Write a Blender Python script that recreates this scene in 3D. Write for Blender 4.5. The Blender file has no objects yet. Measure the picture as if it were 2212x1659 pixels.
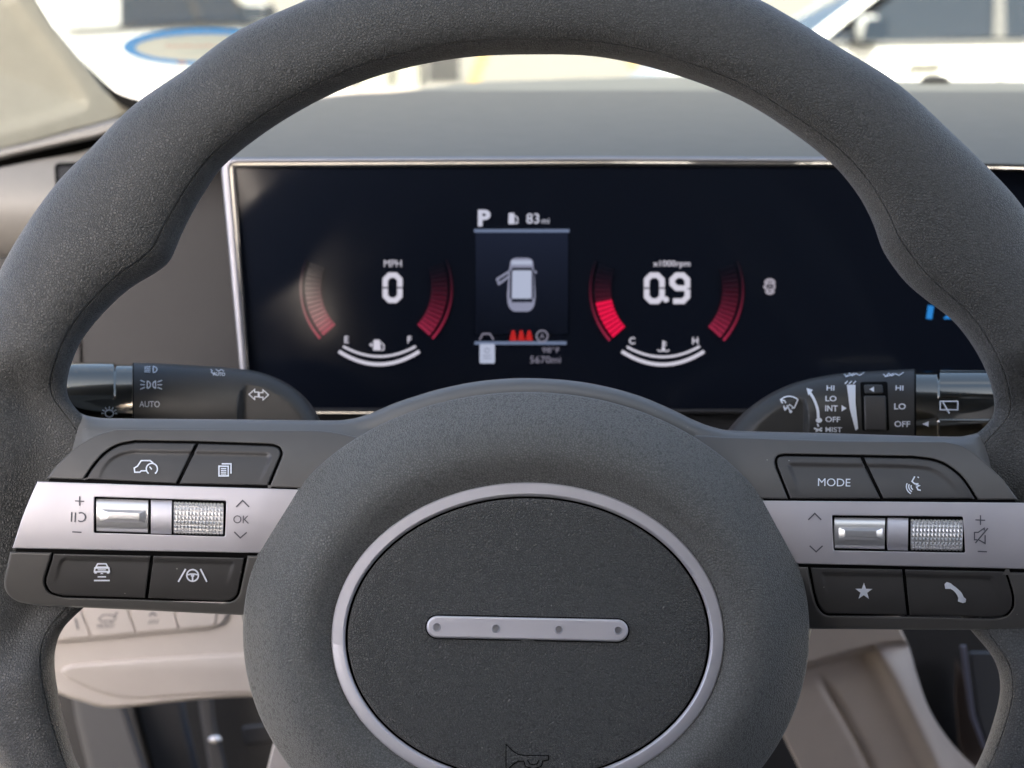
import bpy, math, random
import numpy as np
from mathutils import Vector, Matrix
from mathutils.geometry import delaunay_2d_cdt

random.seed(7)
# ------------------------------------------------------------------ camera, sky, sun, exposure
SC = bpy.context.scene
PITCH = math.radians(16.0)
CAM_H = 1.55
F = 3197.0            # focal length in picture units (picture 2212 x 1659 units)
CX, CY = 1106.0, 829.5
EXPOSURE = 2.72

cam_data = bpy.data.cameras.new("camera")
cam = bpy.data.objects.new("camera", cam_data)
SC.collection.objects.link(cam)
cam.location = (0, 0, CAM_H)
cam.rotation_euler = (math.pi / 2 - PITCH, 0, 0)
cam_data.sensor_width = 36
cam_data.lens = 36 * F / 2212
cam_data.clip_start = 0.01
cam_data.clip_end = 2000
cam_data.dof.use_dof = True
cam_data.dof.focus_distance = 0.508
cam_data.dof.aperture_fstop = cam_data.lens / 4.2
SC.camera = cam
CAMM = Matrix.Translation((0, 0, CAM_H)) @ Matrix.Rotation(math.pi / 2 - PITCH, 4, 'X')

SUN_EL, SUN_AZ = math.radians(33), math.radians(180)   # azimuth measured from +Y clockwise
world = bpy.data.worlds.new("World"); SC.world = world; world.use_nodes = True
wn = world.node_tree.nodes; wl = world.node_tree.links
wn.clear()
wo = wn.new('ShaderNodeOutputWorld'); wb = wn.new('ShaderNodeBackground'); ws = wn.new('ShaderNodeTexSky')
ws.sky_type = 'NISHITA'; ws.sun_disc = False
ws.sun_elevation = SUN_EL; ws.sun_rotation = SUN_AZ
ws.air_density = 0.5; ws.dust_density = 5.0; ws.ozone_density = 0.0
wb.inputs['Strength'].default_value = 0.15
wl.new(ws.outputs[0], wb.inputs[0]); wl.new(wb.outputs[0], wo.inputs[0])

sun_d = bpy.data.lights.new("sun", 'SUN'); sun_d.energy = 2.0; sun_d.angle = math.radians(0.5)
sun_d.color = (1.0, 0.97, 0.93)
sun = bpy.data.objects.new("sun", sun_d); SC.collection.objects.link(sun)
sdir = Vector((math.sin(SUN_AZ) * math.cos(SUN_EL), math.cos(SUN_AZ) * math.cos(SUN_EL), math.sin(SUN_EL)))
sun.rotation_euler = sdir.to_track_quat('Z', 'Y').to_euler()

vs = SC.view_settings
vs.view_transform = 'Standard'; vs.look = 'None'; vs.exposure = EXPOSURE; vs.gamma = 1.0
vs.use_curve_mapping = False
SC.cycles.use_denoising = True
try:
    SC.cycles.denoiser = 'OPENIMAGEDENOISE'; SC.cycles.denoising_input_passes = 'RGB_ALBEDO_NORMAL'
except Exception: pass
SC.cycles.max_bounces = 8; SC.cycles.diffuse_bounces = 4; SC.cycles.glossy_bounces = 4
SC.cycles.transparent_max_bounces = 8; SC.cycles.sample_clamp_indirect = 6
SC.cycles.caustics_reflective = False; SC.cycles.caustics_refractive = False

# ------------------------------------------------------------------ helpers
def P(px, py, d):
    """point seen at picture position (px,py) at real depth d metres, in world space"""
    return CAMM @ Vector(((px - CX) / F * d, (CY - py) / F * d, -d))

def link(o): SC.collection.objects.link(o); return o

def tag(o, label=None, cat=None, group=None, kind=None):
    if label: o['label'] = label
    if cat: o['category'] = cat
    if group: o['group'] = group
    if kind: o['kind'] = kind
    return o

def thing(name, loc, label=None, cat=None, group=None, kind=None):
    o = link(bpy.data.objects.new(name, None)); o.location = loc; o.empty_display_size = 0.02
    return tag(o, label, cat, group, kind)

def wloc(o):
    v = Vector((0, 0, 0))
    while o is not None:
        v += o.location; o = o.parent
    return v

def build(name, verts, faces, mat, parent=None, angle=35, label=None, smooth=True):
    off = wloc(parent) if parent is not None else Vector((0, 0, 0))
    me = bpy.data.meshes.new(name)
    me.from_pydata([(v[0] - off.x, v[1] - off.y, v[2] - off.z) for v in verts], [], faces)
    me.validate()
    me.materials.append(mat)
    if smooth:
        me.shade_smooth(); me.set_sharp_from_angle(angle=math.radians(angle))
    o = link(bpy.data.objects.new(name, me)); o.parent = parent
    if label: o['label'] = label
    return o

def smooth01(t):
    t = max(0.0, min(1.0, t)); return t * t * (3 - 2 * t)

def resample(pts, step, closed=True):
    out = []; n = len(pts)
    for i in range(n if closed else n - 1):
        a = Vector(pts[i]).to_2d(); b = Vector(pts[(i + 1) % n]).to_2d()
        k = max(1, int(math.ceil((b - a).length / step)))
        for j in range(k): out.append(tuple(a.lerp(b, j / k)))
    if not closed: out.append(tuple(pts[-1]))
    return out

def spline(pts, step=6, closed=False):
    """Catmull-Rom through the points"""
    n = len(pts); out = []
    rng = range(n) if closed else range(n - 1)
    for i in rng:
        p1 = np.array(pts[i], float); p2 = np.array(pts[(i + 1) % n], float)
        p0 = np.array(pts[(i - 1) % n], float) if (closed or i > 0) else 2 * p1 - p2
        p3 = np.array(pts[(i + 2) % n], float) if (closed or i < n - 2) else 2 * p2 - p1
        k = max(1, int(np.linalg.norm(p2 - p1) / step))
        for j in range(k):
            t = j / k
            out.append(tuple(0.5 * ((2 * p1) + (-p0 + p2) * t + (2 * p0 - 5 * p1 + 4 * p2 - p3) * t * t + (-p0 + 3 * p1 - 3 * p2 + p3) * t ** 3)))
    if not closed: out.append(tuple(pts[-1]))
    return out

def rounded(pts, r, seg=5):
    """polygon with rounded corners; r a number or a list"""
    n = len(pts); out = []
    for i in range(n):
        p = Vector(pts[i]); a = Vector(pts[i - 1]); b = Vector(pts[(i + 1) % n])
        ri = r[i] if isinstance(r, (list, tuple)) else r
        da = (a - p); db = (b - p)
        ri = min(ri, da.length * .49, db.length * .49)
        if ri <= 0.01: out.append(tuple(p)); continue
        pa = p + da.normalized() * ri; pb = p + db.normalized() * ri
        for k in range(seg + 1):
            t = k / seg
            out.append(tuple(pa * (1 - t) ** 2 + p * 2 * t * (1 - t) + pb * t * t))
    return out

def area(pts):
    return sum(pts[i - 1][0] * pts[i][1] - pts[i][0] * pts[i - 1][1] for i in range(len(pts))) / 2

def clean(pts, tol=0.05):
    out = []
    for p in pts:
        if not out or math.hypot(p[0] - out[-1][0], p[1] - out[-1][1]) > tol: out.append(p)
    if math.hypot(out[0][0] - out[-1][0], out[0][1] - out[-1][1]) <= tol: out.pop()
    return out

def inset(pts, d):
    """move every vertex of a loop inwards by d (loop oriented so that area>0)"""
    n = len(pts); out = []
    for i in range(n):
        a = np.array(pts[i - 1]); p = np.array(pts[i]); b = np.array(pts[(i + 1) % n])
        e1 = (p - a) / (np.linalg.norm(p - a) + 1e-9); e2 = (b - p) / (np.linalg.norm(b - p) + 1e-9)
        n1 = np.array([-e1[1], e1[0]]); n2 = np.array([-e2[1], e2[0]])
        m = n1 + n2; L = np.linalg.norm(m)
        if L < 1e-6: m = n1; c = 1
        else: m = m / L; c = max(0.45, float(m @ n1))
        out.append(tuple(p + m * d / c))
    return out

def inside(poly, X, Y):
    poly = np.array(poly); r = np.zeros(X.shape, bool); n = len(poly)
    j = n - 1
    for i in range(n):
        xi, yi = poly[i]; xj, yj = poly[j]
        c = ((yi > Y) != (yj > Y)) & (X < (xj - xi) * (Y - yi) / ((yj - yi) + 1e-12) + xi)
        r ^= c; j = i
    return r

def dist_poly(poly, X, Y, closed=True):
    A = np.array(poly); B = np.roll(A, -1, axis=0)
    if not closed: A, B = A[:-1], B[:-1]
    best = np.full(X.shape, 1e18)
    for (ax, ay), (bx, by) in zip(A, B):
        dx, dy = bx - ax, by - ay; L = dx * dx + dy * dy + 1e-12
        t = np.clip(((X - ax) * dx + (Y - ay) * dy) / L, 0, 1)
        best = np.minimum(best, (X - ax - t * dx) ** 2 + (Y - ay - t * dy) ** 2)
    return np.sqrt(best)

def plate(name, outline, zf, mat, parent=None, holes=(), bevel=3, bdepth=0.0004, thick=0.003, res=12,
          angle=40, label=None, steps=3, closed_back=False, step=None):
    """solid slab whose front follows the depth function zf(px,py); traced outline, own distance and thickness"""
    step = step or min(res, 8)
    loops = []
    for k, ol in enumerate([outline] + list(holes)):
        ol = clean(resample(ol, step))
        a = area(ol)
        if (a < 0) == (k == 0): ol = ol[::-1]        # outline positive, holes negative
        loops.append(ol)
    V = []; Fc = []
    inner_idx = []; inner_loops = []
    bx = CAMM
    for k, ol in enumerate(loops):
        n = len(ol); rings = []
        prof = [(0.0, bdepth + thick)] + [(bevel * (1 - math.cos(t * math.pi / 2 / steps)), bdepth * (1 - math.sin(t * math.pi / 2 / steps))) for t in range(steps + 1)] + [(bevel + min(.8, .2 * bevel), 0.0)]
        for (s, dz) in prof:
            lp = inset(ol, s) if s > 0 else ol
            base = len(V)
            for q in lp: V.append(P(q[0], q[1], zf(q[0], q[1]) + dz))
            rings.append((base, lp))
        for r in range(len(rings) - 1):
            a, b = rings[r][0], rings[r + 1][0]
            for i in range(n):
                j = (i + 1) % n
                Fc.append((a + i, b + i, b + j, a + j))
        inner_idx.append(rings[-1][0]); inner_loops.append(rings[-1][1])
        if closed_back and k == 0: Fc.append(tuple(rings[0][0] + i for i in range(n)))
    il = inner_loops[0]
    xs = [q[0] for q in il]; ys = [q[1] for q in il]
    gx = np.arange(min(xs) + res * .5, max(xs), res); gy = np.arange(min(ys) + res * .43, max(ys), res)
    pts = []; edges = []; back = []
    for k, lp in enumerate(inner_loops):
        b = len(pts); n = len(lp)
        for i, q in enumerate(lp):
            pts.append(Vector(q)); edges.append((b + i, b + (i + 1) % n)); back.append(inner_idx[k] + i)
    if len(gx) and len(gy):
        X, Y = np.meshgrid(gx, gy); X = X.ravel(); Y = Y.ravel()
        ok = inside(il, X, Y)
        for lp in inner_loops[1:]: ok &= ~inside(lp, X, Y)
        X = X[ok]; Y = Y[ok]
        if len(X):
            d = np.full(X.shape, 1e9)
            for lp in inner_loops: d = np.minimum(d, dist_poly(lp, X, Y))
            ok = d > min(res, step) * .45
            for x, y in zip(X[ok], Y[ok]): pts.append(Vector((x, y))); back.append(-1)
    vo, eo, fo, ov, oe, of = delaunay_2d_cdt(pts, edges, [], 0, 1e-5)
    mp = []
    for i, v in enumerate(vo):
        src = [s for s in ov[i] if back[s] >= 0]
        if src: mp.append(back[src[0]])
        else: mp.append(len(V)); V.append(P(v.x, v.y, zf(v.x, v.y)))
    cxs = np.array([sum(vo[i].x for i in f) / len(f) for f in fo]); cys = np.array([sum(vo[i].y for i in f) / len(f) for f in fo])
    ok = inside(il, cxs, cys)
    for lp in inner_loops[1:]: ok &= ~inside(lp, cxs, cys)
    for f, g in zip(fo, ok):
        if g:
            t = tuple(mp[i] for i in f)
            ar = sum(vo[f[i - 1]].x * vo[f[i]].y - vo[f[i]].x * vo[f[i - 1]].y for i in range(len(f)))
            if abs(ar) < .05 or len(set(t)) < 3: continue
            Fc.append(t[::-1] if ar > 0 else t)
    return build(name, V, Fc, mat, parent, angle, label)

class Ink:
    """flat print (letters, symbols) laid on a surface"""
    def __init__(s, zf, lift=0.00012):
        s.zf = zf; s.lift = lift; s.V = []; s.F = []; s.k = 0; s.G = []; s.tag = 0
    def put(s, pts, faces):
        b = len(s.V); s.k += 1
        dz = s.lift + s.k * 0.000006
        for q in pts: s.V.append(P(q[0], q[1], s.zf(q[0], q[1]) - dz))
        for f in faces: s.F.append(tuple(b + i for i in f)); s.G.append(s.tag)
    def poly(s, pts, dense=None):
        pts = clean(pts)
        if area(pts) > 0: pts = pts[::-1]
        if dense:
            pts = resample(pts, dense); xs = [q[0] for q in pts]; ys = [q[1] for q in pts]
            X, Y = np.meshgrid(np.arange(min(xs) + dense * .5, max(xs), dense), np.arange(min(ys) + dense * .5, max(ys), dense)); X = X.ravel(); Y = Y.ravel()
            ok = inside(pts, X, Y)
            if ok.any(): ok &= dist_poly(pts, X, Y) > dense * .35
            ext = [Vector((a, b)) for a, b in zip(X[ok], Y[ok])]
        else: ext = []
        vo, eo, fo, *_ = delaunay_2d_cdt([Vector(q) for q in pts] + ext, [(i, (i + 1) % len(pts)) for i in range(len(pts))], [], 1, 1e-6)
        fs = []
        for f in fo:
            ar = sum(vo[f[i - 1]].x * vo[f[i]].y - vo[f[i]].x * vo[f[i - 1]].y for i in range(len(f)))
            fs.append(tuple(f)[::-1] if ar > 0 else tuple(f))
        s.put([(v.x, v.y) for v in vo], fs); return s
    def line(s, pts, w, closed=False, step=None):
        if step: pts = resample(pts, step, closed)
        n = len(pts); L = []; R = []
        for i in range(n):
            p = np.array(pts[i], float)
            a = np.array(pts[i - 1], float) if (i > 0 or closed) else None
            b = np.array(pts[(i + 1) % n], float) if (i < n - 1 or closed) else None
            e = []
            if a is not None: e.append((p - a) / (np.linalg.norm(p - a) + 1e-9))
            if b is not None: e.append((b - p) / (np.linalg.norm(b - p) + 1e-9))
            nn = [np.array([-q[1], q[0]]) for q in e]
            m = sum(nn); l = np.linalg.norm(m); m = m / l if l > 1e-6 else nn[0]
            c = max(.5, float(m @ nn[0]))
            L.append(tuple(p + m * w / 2 / c)); R.append(tuple(p - m * w / 2 / c))
        fs = []
        for i in range(n if closed else n - 1):
            j = (i + 1) % n; fs.append((i, n + i, n + j, j))
        fs = [f[::-1] for f in fs]
        s.put(L + R, [f[::-1] for f in fs]); return s
    def arc(s, cx, cy, r, a0, a1, w, ry=None):
        ry = ry or r
        k = max(6, int(abs(a1 - a0) / 8))
        pts = [(cx + r * math.cos(math.radians(a0 + (a1 - a0) * i / k)), cy + ry * math.sin(math.radians(a0 + (a1 - a0) * i / k))) for i in range(k + 1)]
        if abs(a1 - a0) >= 359.9: return s.line(pts[:-1], w, True)
        return s.line(pts, w)
    def disc(s, cx, cy, r, ry=None):
        ry = ry or r
        return s.poly([(cx + r * math.cos(i * math.pi / 12), cy + ry * math.sin(i * math.pi / 12)) for i in range(24)])
    def text(s, txt, cx, cy, h, ang=0.0, w=None, bold=0.0, shear=0.0, mirror=False, spacing=1.0):
        cu = bpy.data.curves.new("txt", 'FONT'); cu.body = txt; cu.size = 1; cu.resolution_u = 4
        cu.offset = bold; cu.space_character = spacing
        o = bpy.data.objects.new("txt", cu); SC.collection.objects.link(o)
        dg = bpy.context.evaluated_depsgraph_get(); me = bpy.data.meshes.new_from_object(o.evaluated_get(dg))
        vs_ = [(v.co.x, v.co.y) for v in me.vertices]; fs = [tuple(p.vertices) for p in me.polygons]
        bpy.data.objects.remove(o); bpy.data.curves.remove(cu); bpy.data.meshes.remove(me)
        if not vs_: return s
        x0 = min(v[0] for v in vs_); x1 = max(v[0] for v in vs_); y0 = min(v[1] for v in vs_); y1 = max(v[1] for v in vs_)
        sc = h / (y1 - y0); sx = (w / (x1 - x0)) if w else sc
        if mirror: sx = -sx
        ca, sa = math.cos(math.radians(ang)), math.sin(math.radians(ang))
        out = []
        for x, y in vs_:
            u = (x - (x0 + x1) / 2) * sx; v = -(y - (y0 + y1) / 2) * sc; u += shear * -v
            out.append((cx + u * ca - v * sa, cy + u * sa + v * ca))
        s.put(out, fs); return s
    def glow(s, name, parent, col_of, label=None):
        o = build(name, s.V, s.F, glow_material(), parent, smooth=False, label=label)
        at_ = o.data.color_attributes.new('glow', 'FLOAT_COLOR', 'CORNER')
        for p in o.data.polygons:
            c = col_of(s.G[p.index] if p.index < len(s.G) else 0, p)
            for li in p.loop_indices: at_.data[li].color = (*c, 1)
        return o
    def done(s, name, mat, parent, label=None):
        return build(name, s.V, s.F, mat, parent, smooth=False, label=label)

def quad_box(name, corners8, mat, parent, label=None):
    f = [(0, 3, 2, 1), (4, 5, 6, 7), (0, 1, 5, 4), (1, 2, 6, 5), (2, 3, 7, 6), (3, 0, 4, 7)]
    return build(name, corners8, f, mat, parent, angle=30, label=label)

def box(name, x0, x1, y0, y1, z0, z1, mat, parent, label=None, bev=0.0):
    c = [(x0, y0, z0), (x1, y0, z0), (x1, y1, z0), (x0, y1, z0), (x0, y0, z1), (x1, y0, z1), (x1, y1, z1), (x0, y1, z1)]
    o = quad_box(name, c, mat, parent, label)
    if bev:
        m = o.modifiers.new("bevel", 'BEVEL'); m.width = bev; m.segments = 3
    return o

# ------------------------------------------------------------------ materials
def mat_new(name):
    m = bpy.data.materials.new(name); m.use_nodes = True
    nt = m.node_tree; b = nt.nodes['Principled BSDF']
    return m, nt, b

def plain(name, col, rough=.5, metal=0.0, spec=.5, coat=0.0, noise=0.0, nscale=300, bump=0.0, bscale=1500, coat_rough=.03, vary=0.08):
    m, nt, b = mat_new(name)
    b.inputs['Base Color'].default_value = (*col, 1); b.inputs['Roughness'].default_value = rough
    b.inputs['Metallic'].default_value = metal; b.inputs['Specular IOR Level'].default_value = spec
    b.inputs['Coat Weight'].default_value = coat; b.inputs['Coat Roughness'].default_value = coat_rough
    tc = nt.nodes.new('ShaderNodeTexCoord')
    if noise > 0:
        n = nt.nodes.new('ShaderNodeTexNoise'); n.inputs['Scale'].default_value = nscale; n.inputs['Detail'].default_value = 4
        nt.links.new(tc.outputs['Object'], n.inputs['Vector'])
        mr = nt.nodes.new('ShaderNodeMapRange'); mr.inputs['To Min'].default_value = rough - noise; mr.inputs['To Max'].default_value = rough + noise
        nt.links.new(n.outputs['Fac'], mr.inputs['Value']); nt.links.new(mr.outputs[0], b.inputs['Roughness'])
        n2 = nt.nodes.new('ShaderNodeTexNoise'); n2.inputs['Scale'].default_value = nscale * .12; n2.inputs['Detail'].default_value = 6
        nt.links.new(tc.outputs['Object'], n2.inputs['Vector'])
        mx = nt.nodes.new('ShaderNodeMix'); mx.data_type = 'RGBA'
        mx.inputs['A'].default_value = (*[c * (1 - vary) for c in col], 1); mx.inputs['B'].default_value = (*[min(1, c * (1 + vary)) for c in col], 1)
        nt.links.new(n2.outputs['Fac'], mx.inputs['Factor']); nt.links.new(mx.outputs['Result'], b.inputs['Base Color'])
    if bump > 0:
        n = nt.nodes.new('ShaderNodeTexNoise'); n.inputs['Scale'].default_value = bscale; n.inputs['Detail'].default_value = 2
        nt.links.new(tc.outputs['Object'], n.inputs['Vector'])
        bp = nt.nodes.new('ShaderNodeBump'); bp.inputs['Strength'].default_value = bump; bp.inputs['Distance'].default_value = 0.0001
        nt.links.new(n.outputs['Fac'], bp.inputs['Height']); nt.links.new(bp.outputs[0], b.inputs['Normal'])
    return m

def leather(name, col, scale, strength, dist, rough=.5, spec=.5, aniso=(1, 1, 1), sheen=.3):
    m, nt, b = mat_new(name)
    N = nt.nodes.new; L = nt.links.new
    tc = N('ShaderNodeTexCoord')
    mp = N('ShaderNodeMapping'); mp.inputs['Scale'].default_value = aniso
    L(tc.outputs['Object'], mp.inputs['Vector'])
    nz = N('ShaderNodeTexNoise'); nz.inputs['Scale'].default_value = scale * .55; nz.inputs['Detail'].default_value = 2
    L(mp.outputs[0], nz.inputs['Vector'])
    sub = N('ShaderNodeVectorMath'); sub.operation = 'SUBTRACT'; sub.inputs[1].default_value = (.5, .5, .5)
    L(nz.outputs['Color'], sub.inputs[0])
    sc = N('ShaderNodeVectorMath'); sc.operation = 'SCALE'; sc.inputs['Scale'].default_value = .55 / scale
    L(sub.outputs[0], sc.inputs[0])
    add = N('ShaderNodeVectorMath'); L(mp.outputs[0], add.inputs[0]); L(sc.outputs[0], add.inputs[1])
    vo = N('ShaderNodeTexVoronoi'); vo.feature = 'DISTANCE_TO_EDGE'; vo.inputs['Scale'].default_value = scale
    L(add.outputs[0], vo.inputs['Vector'])
    r1 = N('ShaderNodeMapRange'); r1.interpolation_type = 'SMOOTHSTEP'; r1.inputs['From Max'].default_value = .28
    L(vo.outputs['Distance'], r1.inputs['Value'])
    vo2 = N('ShaderNodeTexVoronoi'); vo2.feature = 'F1'; vo2.inputs['Scale'].default_value = scale
    L(add.outputs[0], vo2.inputs['Vector'])
    n3 = N('ShaderNodeTexNoise'); n3.inputs['Scale'].default_value = scale * 3; n3.inputs['Detail'].default_value = 3
    L(mp.outputs[0], n3.inputs['Vector'])
    m1 = N('ShaderNodeMath'); m1.operation = 'MULTIPLY_ADD'; m1.inputs[1].default_value = .12; L(n3.outputs['Fac'], m1.inputs[0]); L(r1.outputs[0], m1.inputs[2])
    sp = N('ShaderNodeSeparateColor'); L(vo2.outputs['Color'], sp.inputs[0])
    m2 = N('ShaderNodeMath'); m2.operation = 'MULTIPLY_ADD'; m2.inputs[1].default_value = .35; L(sp.outputs[0], m2.inputs[0]); L(m1.outputs[0], m2.inputs[2])
    bp = N('ShaderNodeBump'); bp.inputs['Strength'].default_value = strength; bp.inputs['Distance'].default_value = dist
    L(m2.outputs[0], bp.inputs['Height']); L(bp.outputs[0], b.inputs['Normal'])
    mx = N('ShaderNodeMix'); mx.data_type = 'RGBA'
    mx.inputs['A'].default_value = (*[c * .58 for c in col], 1); mx.inputs['B'].default_value = (*[c * 1.08 for c in col], 1)
    L(r1.outputs[0], mx.inputs['Factor'])
    n4 = N('ShaderNodeTexNoise'); n4.inputs['Scale'].default_value = 28; n4.inputs['Detail'].default_value = 5
    L(tc.outputs['Object'], n4.inputs['Vector'])
    mr = N('ShaderNodeMapRange'); mr.inputs['To Min'].default_value = rough - .07; mr.inputs['To Max'].default_value = rough + .09
    L(n4.outputs['Fac'], mr.inputs['Value']); L(mr.outputs[0], b.inputs['Roughness'])
    L(mx.outputs['Result'], b.inputs['Base Color'])
    b.inputs['Specular IOR Level'].default_value = spec
    b.inputs['Sheen Weight'].default_value = sheen; b.inputs['Sheen Roughness'].default_value = .35
    return m

def dusty(m, amount=.45, scale=260, keep=.86):
    nt = m.node_tree; b = nt.nodes['Principled BSDF']; N = nt.nodes.new; L = nt.links.new
    tc = N('ShaderNodeTexCoord'); v = N('ShaderNodeTexVoronoi'); v.inputs['Scale'].default_value = scale
    L(tc.outputs['Object'], v.inputs['Vector'])
    lt = N('ShaderNodeMath'); lt.operation = 'LESS_THAN'; lt.inputs[1].default_value = .075; L(v.outputs['Distance'], lt.inputs[0])
    sp = N('ShaderNodeSeparateColor'); L(v.outputs['Color'], sp.inputs[0])
    gt = N('ShaderNodeMath'); gt.operation = 'GREATER_THAN'; gt.inputs[1].default_value = keep; L(sp.outputs[0], gt.inputs[0])
    mu = N('ShaderNodeMath'); mu.operation = 'MULTIPLY'; L(lt.outputs[0], mu.inputs[0]); L(gt.outputs[0], mu.inputs[1])
    m2 = N('ShaderNodeMath'); m2.operation = 'MULTIPLY'; m2.inputs[1].default_value = amount; L(mu.outputs[0], m2.inputs[0])
    mx = N('ShaderNodeMix'); mx.data_type = 'RGBA'; mx.inputs['B'].default_value = (.5, .49, .46, 1)
    old = b.inputs['Base Color'].links
    if old: L(old[0].from_socket, mx.inputs['A'])
    else: mx.inputs['A'].default_value = b.inputs['Base Color'].default_value
    L(m2.outputs[0], mx.inputs['Factor']); L(mx.outputs['Result'], b.inputs['Base Color'])

def emit(col, name="screen_light"):
    key = name + "_%d_%d_%d" % tuple(int(c * 255) for c in col)
    if key in bpy.data.materials: return bpy.data.materials[key]
    m, nt, b = mat_new(key)
    b.inputs['Base Color'].default_value = (0.01, 0.01, 0.01, 1); b.inputs['Roughness'].default_value = .3
    b.inputs['Specular IOR Level'].default_value = 0.1
    b.inputs['Emission Color'].default_value = (*col, 1); b.inputs['Emission Strength'].default_value = 1.0 / 2 ** EXPOSURE
    return m

def glow_material():
    if 'display_glow' in bpy.data.materials: return bpy.data.materials['display_glow']
    m, nt, b = mat_new('display_glow')
    b.inputs['Base Color'].default_value = (0.006, 0.008, 0.014, 1); b.inputs['Roughness'].default_value = .08; b.inputs['Specular IOR Level'].default_value = .35
    a = nt.nodes.new('ShaderNodeVertexColor'); a.layer_name = 'glow'
    nt.links.new(a.outputs['Color'], b.inputs['Emission Color']); b.inputs['Emission Strength'].default_value = 1.0 / 2 ** EXPOSURE
    return m
M_RIM = leather('rim_leather', (.080, .083, .081), 1030, .9, .00019, rough=.45)
M_PAD = leather('airbag_grain', (.158, .163, .152), 1180, .9, .00024, rough=.50)
M_DISC = leather('centre_grain', (.090, .093, .088), 1180, .95, .00028, rough=.50)
M_SOFT = plain('satin_dark_plastic', (.115, .112, .105), rough=.42, noise=.05, nscale=900, bump=.25, bscale=3500)
M_BTN = plain('button_plastic', (.070, .068, .066), rough=.40, noise=.05, nscale=900, bump=.25, bscale=3500)
M_SHELL = plain('smooth_dark_plastic', (.14, .145, .145), rough=.38, noise=.04, nscale=700, bump=.15, bscale=3000)
for m_ in (M_SHELL, M_SOFT):
    bb_ = m_.node_tree.nodes['Principled BSDF']; bb_.inputs['Sheen Weight'].default_value = .22; bb_.inputs['Sheen Roughness'].default_value = .35
for m_ in (M_SHELL, M_SOFT, M_BTN, M_PAD, M_DISC): dusty(m_)
M_BLACK = plain('gap_black', (.004, .004, .004), rough=.7, spec=.1)
M_SILVER = plain('satin_silver', (.64, .62, .645), rough=.55, metal=.60, noise=.10, nscale=70, bump=.12, bscale=6000, vary=.02)
M_RING = plain('ring_silver', (.74, .73, .77), rough=.52, metal=.65, noise=.10, nscale=70, bump=.10, bscale=6000, vary=.02)
M_DOT = plain('dot_silver', (.52, .52, .56), rough=.35, metal=.85)
M_CHROME = plain('satin_chrome', (.88, .88, .88), rough=.30, metal=.72)
M_KNURL = plain('knurled_chrome', (.88, .88, .88), rough=.30, metal=.80)
M_ICON = plain('white_print', (.80, .85, .92), rough=.5)
M_ICONDK = plain('dark_print', (.10, .10, .12), rough=.5)
M_GLOSS = plain('gloss_black', (.008, .008, .009), rough=.10, coat=1.0, spec=.8)
M_DKCHROME = plain('dark_chrome', (.33, .31, .27), rough=.13, metal=1.0)
M_STALK = plain('stalk_plastic', (.052, .052, .050), rough=.42, noise=.04, nscale=900, bump=.25, bscale=3000)
M_SCREEN = plain('screen_glass', (.006, .008, .014), rough=.09, spec=.24, noise=.05, nscale=35)
M_FRAME = plain('bright_frame', (.36, .36, .40), rough=.42, metal=.9)
M_DASH = plain('dash_top', (.20, .195, .175), spec=.22, rough=.75, noise=.05, nscale=500, bump=.4, bscale=1800)
M_DASHDK = plain('dash_face', (.025, .024, .026), rough=.62, noise=.05, nscale=500, bump=.5, bscale=1600)
M_SIDE = plain('side_trim', (.19, .185, .18), rough=.55, noise=.05, nscale=500, bump=.5, bscale=1600)
M_PILLAR = plain('pillar_cloth', (.27, .265, .225), rough=.85, noise=.05, nscale=900, bump=.7, bscale=1500)
M_BEIGE = plain('beige_plastic', (.50, .465, .44), rough=.5, noise=.05, nscale=500, bump=.25, bscale=1800)
M_BEIGED = plain('console_plastic', (.42, .36, .31), rough=.5, noise=.05, nscale=500, bump=.25, bscale=1800)
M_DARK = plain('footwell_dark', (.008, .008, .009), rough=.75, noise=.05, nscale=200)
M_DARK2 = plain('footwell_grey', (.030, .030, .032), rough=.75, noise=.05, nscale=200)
M_LINER = plain('headliner', (.26, .275, .29), rough=.9, noise=.05, nscale=200)

# ================================================================== STEERING WHEEL
wheel = thing('steering_wheel', P(1140, 1110, .535),
              'dark grey leather steering wheel with silver ring and button spokes, in front of the display', 'steering wheel')
# ---- rim
CWX, CWY = 1140.0, 1110.0
def polar(pts):
    out = []
    for x, y in pts:
        a = math.degrees(math.atan2(x - CWX, -(y - CWY))) % 360   # clockwise from top
        out.append((a, math.hypot(x - CWX, y - CWY)))
    return out
in_pts = [(1140, 118), (976, 128), (735, 195), (638, 245), (551, 302), (504, 339), (475, 366), (450, 403), (408, 474), (374, 551),
          (368, 566), (336, 590), (285, 620), (242, 657), (202, 701), (171, 744), (151, 795), (143, 838), (151, 872),
          (178, 1319), (148, 1338), (128, 1371), (118, 1408), (118, 1442), (126, 1499), (144, 1576), (171, 1657),
          (1300, 124), (1469, 165), (1610, 222), (1704, 281), (1791, 348), (1848, 413), (1885, 480), (1912, 551), (1934, 583),
          (1956, 610), (2003, 650), (2060, 694), (2097, 741), (2124, 788), (2141, 832), (2149, 882), (2144, 909),
          (2098, 1366), (2134, 1401), (2155, 1440), (2161, 1492), (2140, 1576), (2107, 1657)]
inn = polar(in_pts) + [(180, 1090), (150, 1104), (210, 1104), (270, 905), (262, 918), (277.6, 905), (90, 905), (99, 912), (85, 905),
                       (282.2, 975), (80.6, 960)]
out_pts = [(638, 10), (504, 72), (403, 148), (279, 235), (202, 314), (124, 393), (74, 460), (17, 551),
           (1643, 0), (1704, 34), (1805, 97), (1939, 180), (2040, 271), (2127, 355), (2212, 450)]
outt = polar(out_pts) + [(0, 1207), (270, 1266), (285, 1262), (240, 1275), (210, 1285), (180, 1275), (150, 1285), (120, 1275), (90, 1270), (75, 1266)]
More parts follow.
